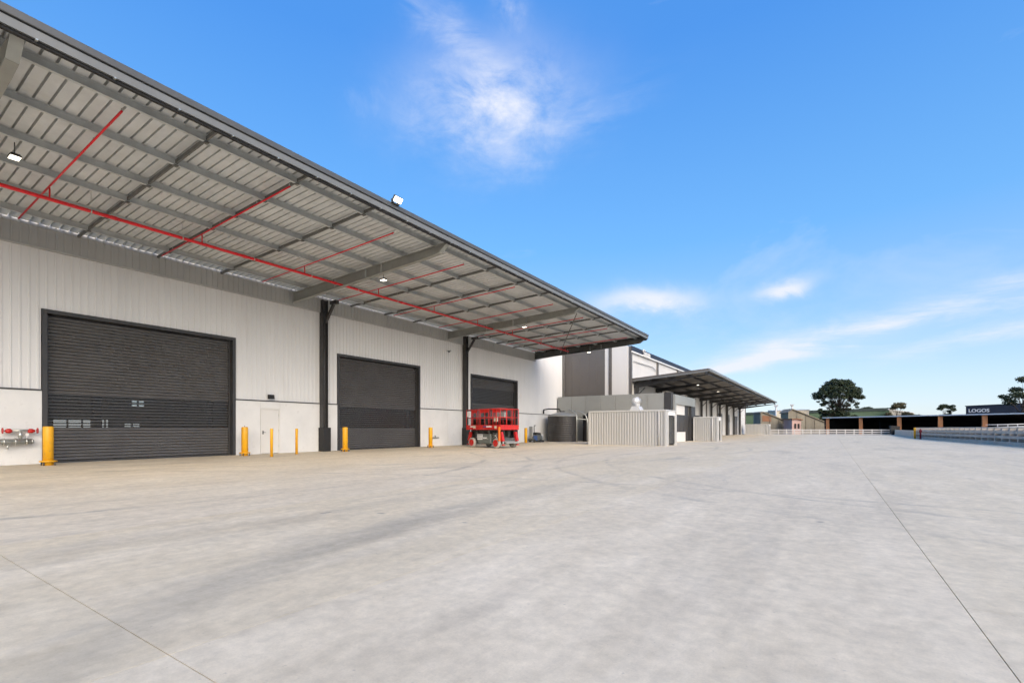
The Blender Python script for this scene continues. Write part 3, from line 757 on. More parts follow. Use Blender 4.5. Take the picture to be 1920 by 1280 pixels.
MB().box(-.25, .5, .55, .75, 1.9, 2.25, .03).build('tool_tray', 'grey_plastic', lf)
MB().box(-1.60, -1.32, -PLY + .02, -PLY + .035, 1.95, 2.3).build('notice_sheet', 'white_paint', lf)
# outriggers
for sx in (-1, 1):
    for s_ in (-1, 1):
        x, yk = sx * 1.50, s_ * .62
        q = MB(); q.bar((x - sx * .1, yk, .98), (x + sx * .06, yk, .42), .16, .16); o = q.build('outrigger', 'red_paint', lf)
        q = MB(); q.tube([(x + sx * .06, yk, .44), (x + sx * .09, yk, .22)], .045, 8); q.build('ram', 'steel', o)
        q = MB(); q.lathe([(.12, .17), (.13, .19), (.10, .22), (.04, .24)], (x + sx * .095, yk, 0), 12); q.build('foot_pad', 'red_paint', o)
q = MB(); q.bar((1.48, -.86, .45), (1.48, -.86, 1.30), .10, .10); q.build('outrigger_post', 'orange', lf)  # orange upright meant as a hydraulic post of the outrigger
MB().prism([(1.15, .50), (1.75, .36), (1.75, .30), (1.15, .42)], 'y', -.50, .50).build('fender', 'grey_plastic', lf)

# ------------------------------------------------------------------ floor scrubber
fs = thing('floor_scrubber', 'small blue and black walk-behind floor scrubber parked by the wall', 'scrubber', (-21.6, 36.3, 0), R(70), None, True)
MB().prism([(-.5, .12), (.55, .12), (.6, .35), (.45, .62), (-.1, .66), (-.5, .5)], 'y', -.3, .3).build('body', 'dark_steel', fs)
MB().box(-.42, .0, -.312, .312, .16, .58, .02).build('side_panel', 'blue_plastic', fs)
MB().prism([(-.1, .66), (.45, .62), (.40, .82), (.0, .86)], 'y', -.26, .26).build('tank_lid', 'black_rubber', fs)
MB().box(.38, .75, -.24, .24, .3, .62, .04).build('front_cover', 'grey_plastic', fs)
MB().box(.62, .80, -.12, .12, .45, .66, .03).build('clear_bottle', 'white_paint', fs)
MB().box(-.55, -.40, -.22, .22, .3, 1.38, .03).build('mast', 'grey_plastic', fs)
MB().tube([(-.25, -.15, .66), (-.25, -.15, 1.42), (-.1, -.15, 1.46), (-.05, .1, 1.46)], .03, 8).build('handle', 'black_rubber', fs)
for x in (-.35, .35):
    for s_ in (-1, 1): MB().lathe([(.13, -.04), (.14, 0), (.13, .04)], (x, s_ * .3, .14), 14, 'y').build('wheel', 'black_rubber', fs)
MB().lathe([(.36, .02), (.36, .14), (.30, .18)], (.55, 0, 0), 18).build('brush_deck', 'black_rubber', fs)

# ------------------------------------------------------------------ water tanks
def tank(x, y, r, h, dome, label, material, ribs=True):
    t = thing('water_tank', label, 'water tank', (x, y, 0), 0, None, True)
    prof = [(r, 0)]; n = int(h / .16)
    for k in range(n):
        z = k * h / n; prof += [(r, z + .02), (r - .025, z + h / n * .45), (r - .025, z + h / n * .55), (r, z + h / n - .02)]
    MB().lathe(prof + [(r, h)], n=40).build('shell', material, t)
    MB().lathe([(r + .03, h), (r + .03, h + .05), (r * .75, h + dome * .55), (r * .4, h + dome * .88), (.25, h + dome)], n=40).build('lid', 'panel_grey' if ribs else material, t)
    MB().lathe([(.24, h + dome - .02), (.24, h + dome + .08), (.2, h + dome + .1)], n=20).build('hatch', material, t)
    return t
tk = tank(-20.72, 39.75, 1.38, 2.3, .42, 'dark ribbed round water tank with pale domed lid beside grey office', 'tank')
MB().tube([(.3, -1.0, 2.75), (.3, -1.2, 2.95), (-.9, -1.0, 3.0), (-1.65, -.6, 2.95), (-1.72, -.5, 2.6)], .06, 8).build('inlet_pipe', 'black_rubber', tk)
tank(-18.55, 40.95, .62, 2.35, .2, 'slim black water tank tucked behind the galvanised pole', 'black_rubber', False)
t = thing('pipe_arch', 'galvanised pipe arch standing in front of the water tanks', 'pipe', (-19.0, 39.2, 0), 0, None, True)
MB().tube([(0, 0, 0), (0, 0, 2.2), (-.1, .05, 2.55), (-.4, .15, 2.75), (-1.0, .3, 2.9)], .045, 8).build('near_pipe', 'steel', t)
MB().tube([(.75, .6, 0), (.75, .6, 2.0), (.6, .6, 2.4), (.2, .5, 2.7), (-.4, .4, 2.85)], .045, 8).build('far_pipe', 'steel', t)
MB().bar((0, 0, 2.1), (.75, .6, 2.0), .03, .03).build('tie', 'steel', t)

# ------------------------------------------------------------------ metal sheds
def shed(x0, x1, y0, y1, h, label, pitch=.19, vent=False):
    t = thing('metal_shed', label, 'shed', ((x0 + x1) / 2, (y0 + y1) / 2, 0))
    def ribbed(ax, a0, a1, f, sgn, z0, z1):
        n = max(1, int(round((a1 - a0) / pitch / 4)))
        for k in range(n):
            s0 = a0 + (a1 - a0) * k / n; s1 = a0 + (a1 - a0) * (k + 1) / n; p = (s1 - s0) / 4; m = MB()
            for j in range(4):
                a = s0 + j * p
                pr = [(a, 0), (a + p * .45, 0), (a + p * .55, .035), (a + p * .9, .035), (a + p, 0)]
                for (u, d), (v, e) in zip(pr, pr[1:]):
                    P = (lambda q, w, z: (q, f + sgn * w, z)) if ax == 'x' else (lambda q, w, z: (f + sgn * w, q, z))
                    m.add([P(u, d, z0), P(v, e, z0), P(v, e, z1), P(u, d, z1)], [(0, 1, 2, 3)])
            m.build('wall_sheet', 'shed', t, fix=False)
    ribbed('x', x0 + .06, x1 - .06, y0, -1, 0, h - .12)
    ribbed('y', y0 + .06, y1 - .06, x0, -1, 0, h - .12)
    ribbed('x', x0 + .06, x1 - .06, y1, 1, 0, h - .12)
    # side with gate, facing +X
    ga, gb = y0 + .62, y1 - .32
    m = MB(); m.box(x1 - .04, x1, y0 + .07, ga - .06, 0, h - .12); m.box(x1 - .04, x1, gb + .06, y1 - .07, 0, h - .12); m.build('side_wall', 'shed', t)
    m = MB(); m.box(x1 - .05, x1 + .04, ga - .06, gb + .06, 2.12 * h / 2.5, h - .12, .008); m.build('header', 'white_paint', t)
    m = MB(); m.box(x1 - .06, x1 + .035, ga - .06, ga, 0, 2.12 * h / 2.5); m.box(x1 - .06, x1 + .035, gb, gb + .06, 0, 2.12 * h / 2.5); m.build('jamb', 'shed_trim', t)
    H_ = 2.10 * h / 2.5; fr = MB()
    for z in (.12, H_ * .42, H_ - .1): fr.box(x1 - .03, x1 + .01, ga + .02, gb - .02, z, z + .05)
    for yk in (ga + .02, gb - .06): fr.box(x1 - .032, x1 + .012, yk, yk + .05, .1, H_ - .04)
    fr.bar((x1 - .01, ga + .05, H_ * .42), (x1 - .01, gb - .05, .15), .03, .04)
    gt = fr.build('gate', 'charcoal', t)
    MB().box(x1 - .018, x1 - .014, ga + .07, gb - .06, .17, H_ - .1).build('mesh_infill', 'gate_mesh', gt)
    m = MB(); m.box(x0 - .05, x1 + .06, y0 - .06, y1 + .06, h - .12, h, .015); m.build('roof_trim', 'shed_trim', t)
    for (xx, yk) in ((x0, y0), (x1, y0), (x0, y1), (x1, y1)):
        m = MB(); m.box(xx - .07, xx + .07, yk - .07, yk + .07, 0, h - .12); m.build('corner_trim', 'shed_trim', t)
    m = MB(); m.tube([(x1 - .45, y0 - .08, 0.02), (x1 - .45, y0 - .08, h - .12)], .045, 8); m.build('downpipe', 'shed_trim', t)
    return t
shed(-15.05, -9.4, 33.25, 35.75, 2.5, 'long corrugated light grey shed with dark mesh gate, nearest of the sheds')
shed(-10.95, -8.85, 48.3, 49.95, 2.32, 'short corrugated pale shed with mesh gate in front of second canopy')
shed(-14.8, -10.4, 110.6, 112.6, 2.1, 'low grey shed far off at the end of the second canopy', .3)
t = thing('roof_ventilator', 'silver turbine ventilator on cone base above the long shed roof', 'ventilator', (-12.0, 34.9, 2.5), 0, None, True)
MB().prism([(-.42, 0), (.42, 0), (.24, .34), (-.24, .34)], 'y', -.42, .42).build('base', 'vent_silver', t)
MB().lathe([(.24, .34), (.22, .46), (.30, .50)], n=24).build('throat', 'vent_silver', t)
vb = MB()
for k in range(28):
    a0 = 2 * math.pi * k / 28
    pts = []
    for j in range(9):
        u = -math.pi / 2 + math.pi * j / 8; rr = .36 * math.cos(u * .86); zz = .74 + .27 * math.sin(u)
        pts.append((rr, zz))
    for (r0, z0), (r1, z1) in zip(pts, pts[1:]):
        def P(r, z, d, k_): a = a0 + d; return (r * k_ * math.cos(a), r * k_ * math.sin(a), z)
        vb.add([P(r0, z0, 0, 1), P(r0, z0, .25, .93), P(r1, z1, .25, .93), P(r1, z1, 0, 1)], [(0, 1, 2, 3)], True)
vb.build('turbine', 'vent_silver', t, fix=False)
MB().lathe([(.13, .99), (.12, 1.02), (.03, 1.035)], n=20).build('cap', 'vent_silver', t)

# ------------------------------------------------------------------ grey office block
of = thing('office_block', 'low flat-roofed office block clad in plain grey panels behind the long shed', 'office', (-16.9, 45.5, 0))
OY0, OX0, OX1, OH = 41.9, -22.35, -12.0, 4.28
q = MB(); q.box(OX0, OX1 + .6, OY0 + .06, 43.3, 0, OH - .03); q.box(-15.4, -11.45, 43.35, 48.2, 0, OH - .03); q.build('wall', 'charcoal', of)
n = 7
for k in range(n):
    xa = OX0 + (OX1 - OX0) * k / n; xb = OX0 + (OX1 - OX0) * (k + 1) / n
    MB().box(xa + .012, xb - .012, OY0, OY0 + .05, 2.2, OH, .006).build('panel', 'panel_grey', of)
    MB().box(xa + .012, xb - .012, OY0, OY0 + .05, 0, 2.18, .006).build('panel', 'panel_grey', of)
MB().box(OX1 + .02, OX1 + .62, OY0 - .02, OY0 + .6, 0, OH + .02).build('corner_column', 'charcoal', of)
# portal facing the yard
fx = OX1 + .66
MB().box(fx - .3, fx + .12, OY0 + .62, 49.9, 3.35, OH - .12).build('portal_beam', 'panel_grey', of)
MB().box(fx - .3, fx + .14, 48.3, 49.9, 0, 3.34).build('portal_pier', 'charcoal', of)
MB().box(fx - .28, fx + .1, OY0 + .62, 43.0, 0, 3.34).build('portal_pier', 'panel_grey', of)
MB().box(fx - .2, fx - .08, 43.0, 46.6, 2.45, 3.34).build('sign_panel', 'white_wall', of)
MB().box(fx - .2, fx - .12, 46.6, 48.3, 2.45, 3.34).build('transom_panel', 'panel_grey', of)
w = MB().box(fx - .2, fx - .15, 43.0, 48.28, .9, 2.44).build('window', 'dark_glass', of)
for yk in (43.9, 45.0, 46.4): MB().box(fx - .145, fx - .09, yk - .03, yk + .03, .9, 2.44).build('mullion', 'charcoal', w)
MB().box(fx - .2, fx - .05, 43.0, 46.8, 0, .88).build('sill_wall', 'white_wall', of)
MB().box(fx - .2, fx - .14, 46.82, 48.28, 0, .895).build('entrance_door', 'dark_glass', of)

# ------------------------------------------------------------------ second building
b2 = thing('second_warehouse', 'tall white and charcoal warehouse with its own dark canopy beyond the sheds', 'warehouse', (-25, 78, 0))
FX, BY0, BY1, BH = -15.6, 43.42, 116.5, 8.92
q = MB(); q.box(-45, FX - .06, BY0 + .08, BY1, 0, BH - .04); q.build('core_wall', 'white_wall', b2)
n = 5
for k in range(n):
    xa = -22.42 + 4.35 * k / n; MB().box(xa + .004, xa + 4.35 / n - .004, BY0, BY0 + .07, 0, BH, .004).build('dark_panel', 'dark_wall', b2)
MB().box(-18.06, -17.68, BY0 - .01, BY0 + .07, 0, BH).build('white_panel', 'white_wall', b2)
MB().box(-17.67, -17.36, BY0 - .05, BY0 + .07, 0, BH).build('downpipe_chase', 'dark_wall', b2)
MB().box(-17.35, FX - .2, BY0 - .01, BY0 + .07, 0, BH).build('white_panel', 'white_wall', b2)
TY = [43.6, 51.9, 60.1, 68.3, 76.5, 84.7, 92.9, 101.1, 109.3, 116.2]
for a, b in zip(TY, TY[1:]):
    nn = 3
    for k in range(nn):
        ya = a + .2 + (b - a - .4) * k / nn; yb = a + .2 + (b - a - .4) * (k + 1) / nn
        MB().box(FX - .05, FX, ya + .008, yb - .008, 0, BH - .62, .004).build('white_panel', 'white_wall', b2)
for a in TY: MB().box(FX - .05, FX + .12, a - .19, a + .19, 0, BH - .02).build('pilaster', 'dark_wall', b2)
par = MB().box(FX - .3, FX + .16, BY0 + .1, BY1, BH - .46, BH).build('parapet', 'navy', b2)
MB().box(FX - .02, FX + .20, BY0 + .1, BY1, BH - .61, BH - .47).build('eaves_gutter', 'white_paint', b2)
MB().tube([(FX + .1, 44.2, 7.55), (FX + .1, 50.0, 7.6), (FX + .1, 51.4, 7.3), (FX + .1, 51.5, 6.2)], .035, 6).build('conduit', 'grey_plastic', b2)
text_mesh('roof_sign', 'Sinan', 1.05, .05, 'white_paint', par, (FX + .22, 46.6, BH - .62), Matrix(((0, 0, 1), (1, 0, 0), (0, 1, 0))), label='white cut-out letters standing on the parapet')
# openings in the ground floor
for (ya, yb, z0, z1, nm) in ((61.0, 63.6, 1.2, 2.9, 'window'), (69.6, 71.8, 1.2, 2.9, 'window'), (78.0, 81.5, 1.2, 2.8, 'window'), (93.6, 96.2, 0, 3.6, 'roller_door'), (102.2, 105.0, 0, 3.5, 'roller_door'), (86, 89, 0, 3.6, 'roller_door')):
    w = MB().box(FX - .03, FX + .03, ya, yb, z0, z1).build(nm, 'dark_glass' if nm == 'window' else 'charcoal_slat', b2)
    q = MB(); q.box(FX, FX + .06, ya - .1, ya, z0, z1 + .1); q.box(FX, FX + .06, yb, yb + .1, z0, z1 + .1); q.box(FX, FX + .06, ya, yb, z1, z1 + .1); q.build('frame', 'charcoal', w)
# canopy
def z2(x): return 5.62 + .075 * (x + 16.2)
C2Y0, C2Y1, C2X0, C2X1 = 44.0, 106.5, -16.25, -8.78
q = MB(); q.prism([(C2X0, z2(C2X0) + .02), (C2X1, z2(C2X1) + .02), (C2X1, z2(C2X1) + .05), (C2X0, z2(C2X0) + .05)], 'y', C2Y0, C2Y1)
c2 = q.build('canopy', 'charcoal', b2, label='dark sloping canopy of the second warehouse')
q = MB(); q.prism([(C2X0, z2(C2X0) - .07), (C2X1, z2(C2X1) - .07), (C2X1, z2(C2X1) + .06), (C2X0, z2(C2X0) + .06)], 'y', C2Y0 - .10, C2Y0 - .02); q.build('end_fascia', 'gutter_light', c2)
q = MB(); q.prism([(C2X0, z2(C2X0) + .062), (C2X1, z2(C2X1) + .062), (C2X1, z2(C2X1) + .22), (C2X0, z2(C2X0) + .24)], 'y', C2Y0 - .08, C2Y0 + .02); q.build('end_capping', 'dark_wall', c2)
q = MB(); q.box(C2X1 + .005, C2X1 + .13, C2Y0 - .1, C2Y1, z2(C2X1) - .02, z2(C2X1) + .2, .01); q.build('gutter', 'gutter_light', c2)
for k in range(5):
    x = C2X0 + .8 + k * 1.6; q = MB(); q.box(x - .04, x + .04, C2Y0, C2Y1, z2(x) - .18, z2(x) + .012); q.build('purlin', 'charcoal', c2)
yk = 44.6
COLS = []
while yk < 107:
    q = MB(); q.prism([(C2X0 + .65, z2(C2X0 + .65) - .62), (C2X1 - .1, z2(C2X1 - .1) - .28), (C2X1 - .1, z2(C2X1 - .1) - .19), (C2X0 + .65, z2(C2X0 + .65) - .19)], 'y', yk - .06, yk + .06); q.build('rafter', 'charcoal', c2)
    COLS.append(yk); yk += 6.85
for yk in COLS[1:] + [52.2]:
    cc = i_col(FX + .14, FX + .42, yk - .14, yk + .14, 0, 5.3).build('column', 'charcoal', b2)
    MB().bar((FX + .4, yk, 4.4), (FX + 1.05, yk, 5.05), .09, .09).build('knee_brace', 'charcoal', cc)
cc = i_col(FX + .14, FX + .42, 44.46, 44.74, 0, 5.3).build('column', 'charcoal', b2)
MB().bar((FX + .4, 44.6, 4.4), (FX + 1.05, 44.6, 5.05), .09, .09).build('knee_brace', 'charcoal', cc)
for (x, yk, lb) in ((-11.2, 51.0, 'tiny lit lamp under the second canopy, nearest its near edge'), (-11.2, 61.5, 'tiny lit lamp under the second canopy, further along')):
    bay_lamp((x, yk, z2(x) - .36), lb, .7, 'lit lamps under the second canopy')

# ------------------------------------------------------------------ fences
rf = thing('rail_fence', 'pale low rail fence along the far end of the yard', 'fence', (0, 113, 0))
fa, fb = Vector((-10.2, 111.2, 0)), Vector((9.4, 114.4, 0)); fn = 14
for k in range(fn + 1):
    p = fa.lerp(fb, k / fn); MB().box(p.x - .07, p.x + .07, p.y - .07, p.y + .07, 0, 1.05).build('post', 'fence_white', rf)
for z, h in ((.92, .16), (.55, .16), (.2, .14)):
    for k in range(fn):
        p, q_ = fa.lerp(fb, k / fn), fa.lerp(fb, (k + 1) / fn)
        o = Vector((0, -.09, 0)); MB().bar(p + o + Vector((0, 0, z)), q_ + o + Vector((0, 0, z)), .04, h).build('rail', 'fence_white', rf)
br = thing('barrier_fence', 'long grey slotted barrier fence down the right side of the yard', 'fence', (10, 55, 0))
ba, bb = Vector((13.2, 12.0, 0)), Vector((8.75, 75.0, 0)); L_ = (bb - ba).length; nn = 46
dirv = (bb - ba).normalized()
for k in range(nn + 1):
    p = ba.lerp(bb, k / nn); MB().bar(p, p + Vector((0, 0, 1.32)), .26, .34).build('post', 'barrier', br)
nseg = 15
for z, h in ((.13, .26), (.58, .19), (.93, .20), (1.27, .09)):
    for k in range(nseg):
        p, q_ = ba.lerp(bb, k / nseg), ba.lerp(bb, (k + 1) / nseg); o = Vector((-.19, 0, z))
        MB().bar(p + o + dirv * .01, q_ + o - dirv * .01, .05, h).build('beam', 'barrier', br)
for k in range(nseg):
    p, q_ = ba.lerp(bb, k / nseg), ba.lerp(bb, (k + 1) / nseg); o = Vector((.24, 0, .62))
    MB().bar(p + o + dirv * .01, q_ + o - dirv * .01, .02, 1.2).build('slot_shade_sheet', 'black_rubber', br)  # dark sheet added behind the beams to stand in for shade in the slots
lw = thing('low_wall', 'solid low grey wall running on from the slotted barrier to the far fence', 'wall', (9.2, 95, 0))
for k in range(8):
    p, q_ = Vector((8.75, 75.4, 0)).lerp(Vector((10.0, 114.0, 0)), k / 8), Vector((8.75, 75.4, 0)).lerp(Vector((10.0, 114.0, 0)), (k + 1) / 8)
    d = (q_ - p).normalized() * .01
    MB().bar(p + d + Vector((0, 0, .48)), q_ - d + Vector((0, 0, .48)), .18, .96).build('wall_panel', 'barrier', lw)
t = bollard(8.35, 74.0, 'yellow post at the end of the slotted barrier', .11, 1.3, False, 'posts at the far barrier')
t = thing('red_post', 'dark red post next to the yellow post at the barrier end', 'post', (8.5, 70.9, 0), 0, None, True)
MB().lathe([(.09, 0), (.09, 1.1), (.07, 1.15)], n=12).build('post', 'maroon', t); MB().box(-.13, .13, -.06, .06, .75, 1.0, .02).build('valve_box', 'maroon', t)
t = thing('waste_bin', 'tall black waste bin at the right end of the far rail fence', 'bin', (9.9, 113.2, 0), R(10), None, True)
MB().prism([(-.55, .15), (.55, .15), (.68, 1.45), (-.68, 1.45)], 'y', -.5, .5).build('body', 'black_rubber', t)
MB().prism([(-.72, 1.46), (.72, 1.46), (.6, 1.62), (-.66, 1.75)], 'y', -.55, .55).build('lid', 'black_rubber', t)
for x in (-.4, .4): MB().lathe([(.14, -.05), (.15, 0), (.14, .05)], (x, -.45, .15), 12, 'y').build('wheel', 'black_rubber', t)

# ------------------------------------------------------------------ background
def P(u, d, z=0):
    l = (u - 960) / 901 * d; s_, c_ = math.sin(R(YAW)), math.cos(R(YAW))
    return Vector((l * c_ - d * s_, l * s_ + d * c_, z))
GZ = -.42
# open-sided parking shelter
A, B = P(1549, 126), P(2010, 84); dv = (B - A).normalized(); nv = Vector((-dv.y, dv.x, 0))
ps = thing('open_shelter', 'long open-fronted shelter with pale roof edge and orange piers', 'shelter', tuple((A + B) / 2 + Vector((0, 0, GZ))))
def along(s_, w, z): return A + dv * s_ + nv * w + Vector((0, 0, z))
LEN = (B - A).length
q = MB(); q.add([along(-.6, -.6, 3.9), along(LEN, -.6, 3.9), along(LEN, 22, 3.5), along(-.6, 22, 3.5), along(-.6, -.6, 4.12), along(LEN, -.6, 4.12), along(LEN, 22, 3.8), along(-.6, 22, 3.8)], [(0, 1, 2, 3), (7, 6, 5, 4), (0, 4, 5, 1), (1, 5, 6, 2), (2, 6, 7, 3), (3, 7, 4, 0)])
q.build('roof', 'white_paint', ps)
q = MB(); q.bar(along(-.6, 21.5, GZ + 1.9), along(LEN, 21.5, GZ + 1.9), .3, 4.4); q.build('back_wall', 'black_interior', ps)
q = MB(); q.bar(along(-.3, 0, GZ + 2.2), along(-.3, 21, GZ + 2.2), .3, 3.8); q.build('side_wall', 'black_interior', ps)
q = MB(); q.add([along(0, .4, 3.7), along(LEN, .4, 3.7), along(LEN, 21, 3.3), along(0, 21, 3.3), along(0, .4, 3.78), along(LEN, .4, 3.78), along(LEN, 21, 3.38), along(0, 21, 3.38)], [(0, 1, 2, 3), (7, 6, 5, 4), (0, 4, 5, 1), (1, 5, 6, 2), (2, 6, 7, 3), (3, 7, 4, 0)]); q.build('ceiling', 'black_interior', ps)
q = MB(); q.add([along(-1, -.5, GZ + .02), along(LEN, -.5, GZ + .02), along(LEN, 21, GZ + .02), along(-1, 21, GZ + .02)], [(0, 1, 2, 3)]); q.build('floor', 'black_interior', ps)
# intersect sight lines with the front line for pier positions
def hit(u):
    r = P(u, 1); det = r.x * (-dv.y) - (-dv.x) * r.y
    s_ = (r.x * A.y - r.y * A.x) / (dv.x * r.y - dv.y * r.x); return s_
for u in (1552, 1614, 1686, 1763, 1846):
    s_ = hit(u); c_ = along(s_, 0, GZ)
    MB().bar(c_, c_ + Vector((0, 0, 4.3)), .75, .75).build('pier', 'pier', ps)
# long green warehouse
def far_box(name, label, cat, u0, d0, u1, d1, ztop0, ztop1, depth, wall, roof, band=0., bandmat=None, nwin=0):
    a, b = P(u0, d0), P(u1, d1); d = (b - a).normalized(); nn_ = Vector((-d.y, d.x, 0)) * depth
    t = thing(name, label, cat, tuple((a + b) / 2 + nn_ / 2 + Vector((0, 0, GZ))))
    def vz(p, z): return (p.x, p.y, z)
    q = MB(); q.add([vz(a, GZ), vz(b, GZ), vz(b + nn_, GZ), vz(a + nn_, GZ), vz(a, ztop0 - band), vz(b, ztop1 - band), vz(b + nn_, ztop1 - band), vz(a + nn_, ztop0 - band)], [(0, 1, 5, 4), (1, 2, 6, 5), (2, 3, 7, 6), (3, 0, 4, 7), (4, 5, 6, 7)])
    q.build('wall', wall, t)
    o = -nn_.normalized() * .25; e = d * .3
    q = MB(); q.add([vz(a + o - e, ztop0 - band), vz(b + o + e, ztop1 - band), vz(b + nn_ - o + e, ztop1 - band), vz(a + nn_ - o - e, ztop0 - band), vz(a + o - e, ztop0), vz(b + o + e, ztop1), vz(b + nn_ - o + e, ztop1 + .4), vz(a + nn_ - o - e, ztop0 + .4)], [(3, 2, 1, 0), (0, 1, 5, 4), (1, 2, 6, 5), (2, 3, 7, 6), (3, 0, 4, 7), (4, 5, 6, 7)])
    q.build('roof', roof, t)
    return t, a, b, d, nn_
far_box('green_warehouse', 'long low green warehouse with dark eaves in the far background', 'warehouse', 1385, 215, 1668, 190, 8.2, 9.4, 30, 'green_roof', 'green_dark', 1.1)
far_box('cream_building', 'cream end wall showing beside the small brown-leaved tree', 'building', 1668, 186, 1712, 182, 8.6, 7.0, 3, 'cream', 'cream', .3)
t, a, b, d, nn_ = far_box('navy_building', 'dark navy building with white LOGOS lettering in the right background', 'building', 1811, 220, 2040, 190, 11.6, 12.4, 40, 'navy', 'navy', .3)
o = P(1816, 219.4); o.z = 8.55; fwd = Vector((d.x, d.y, 0)); nrm = -nn_.normalized()
text_mesh('lettering', 'LOGOS', 2.1, .08, 'white_paint', t, o + nrm * .35, Matrix((fwd, Vector((0, 0, 1)), nrm)).transposed(), label='white LOGOS lettering')

# old sheet-metal sheds left of the shelter
def old_shed(u0, u1, d, ze, zrg, depth, label, wall, roof, ridge=.5, name='old_shed'):
    a, b = P(u0, d), P(u1, d); dd = (b - a).normalized(); nn_ = Vector((-dd.y, dd.x, 0)); w_ = (b - a).length
    t = thing(name, label, 'shed', tuple((a + b) / 2 + nn_ * depth / 2 + Vector((0, 0, GZ))))
    def V(s_, n_, z): p = a + dd * s_ + nn_ * n_; return (p.x, p.y, z)
    rx = w_ * ridge
    q = MB(); prof = [(0, GZ), (w_, GZ), (w_, ze[1]), (rx, zrg), (0, ze[0])]
    vs = [V(s_, 0, z) for s_, z in prof] + [V(s_, depth, z) for s_, z in prof]
    q.add(vs, [(0, 1, 2, 3, 4), (9, 8, 7, 6, 5), (1, 6, 7, 2), (0, 4, 9, 5)]); q.build('wall', wall, t)
    for (s0, z0, s1, z1) in ((-.3, ze[0] - .05, rx, zrg), (rx, zrg, w_ + .3, ze[1] - .05)):
        if abs(s1 - s0) < .35: continue
        q = MB(); vs = [V(s0, -.4, z0), V(s1, -.4, z1), V(s1, depth + .4, z1), V(s0, depth + .4, z0)]; vs += [(x, y_, z + .22) for x, y_, z in vs]
        q.add(vs, [(3, 2, 1, 0), (4, 5, 6, 7), (0, 1, 5, 4), (1, 2, 6, 5), (2, 3, 7, 6), (3, 0, 4, 7)]); q.build('roof', roof, t)
    for k in range(1, int(w_ / 2.6)):
        s_ = k * 2.6; p = a + dd * s_ - nn_ * .06; zt_ = ze[0] + (zrg - ze[0]) * min(1, s_ / max(rx, .01)) if s_ < rx else zrg + (ze[1] - zrg) * (s_ - rx) / max(.01, (w_ - rx))
        MB().bar(Vector((p.x, p.y, GZ)), Vector((p.x, p.y, zt_ - .15)), .16, .1).build('batten', 'brown_sheet', t)
    return t, V
t, V = old_shed(1426, 1487, 136, (5.6, 2.4), 5.8, 4, 'old tan sheet shed with roof falling right, behind the far grey shed', 'tan_sheet', 'brown_sheet', .06)
q = MB(); q.add([V(.5, -.08, 3.2), V(3.0, -.08, 3.2), V(3.0, -.08, 4.6), V(.5, -.08, 4.9)], [(0, 1, 2, 3)]); q.build('rust_panel', 'rust', t)
old_shed(1478, 1552, 142, (5.8, 2.6), 6.8, 4, 'old brown shed whose roof slopes down to the orange-piered shelter', 'tan_sheet', 'brown_sheet', .1)
t, V = old_shed(1485, 1502, 130, (3.7, 3.5), 3.7, 4, 'little pink hut with dark eaves beside the shelter', 'pink_wall', 'rust', .5, 'pink_hut')
for s_ in (.6, 1.5): q = MB(); q.add([V(s_, -.06, 1.2), V(s_ + .5, -.06, 1.2), V(s_ + .5, -.06, 2.5), V(s_, -.06, 2.5)], [(0, 1, 2, 3)]); q.build('window', 'black_interior', t)
far_box('cream_shed', 'low cream wall glimpsed above the old sheds', 'building', 1456, 172, 1517, 170, 7.6, 7.9, 8, 'cream', 'fence_white', .2)
for (u, d, h, lb) in ((1455, 150, 8.6, 'pale twin-topped chimney pole left of centre above old sheds'), (1485, 150, 8.8, 'pale chimney pole above the little pink hut')):
    p = P(u, d); t = thing('chimney_pole', lb, 'pole', (p.x, p.y, GZ), 0, None, True)
    MB().lathe([(.25, 0), (.22, h)], n=10).build('pole', 'fence_white', t); MB().box(-.55, .55, -.3, .3, h - .1, h + .35).build('cap', 'fence_white', t)
# white utility trailer beyond the barrier
p = P(1895, 62); t = thing('white_trailer', 'white low-sided cage trailer standing beyond the slotted barrier', 'trailer', (p.x, p.y, GZ), R(YAW - 8), None, True)
MB().box(-2.2, 2.2, -.9, .9, .75, 1.62, .02).build('tray', 'white_paint', t)
for z in (1.78, 2.1):
    for s_ in (-1, 1): MB().tube([(-2.2, s_ * .88, z), (2.2, s_ * .88, z + .12)], .03, 6).build('rail', 'white_paint', t)
for x in (-2.15, -1.0, .1, 1.2, 2.15): MB().tube([(x, -.88, 1.6), (x, -.88, 2.18)], .03, 6).build('stanchion', 'white_paint', t)
for x in (-.45, .45):
    for s_ in (-1, 1): MB().lathe([(.33, -.1), (.36, 0), (.33, .1)], (x, s_ * .8, .36), 16, 'y').build('wheel', 'black_rubber', t)

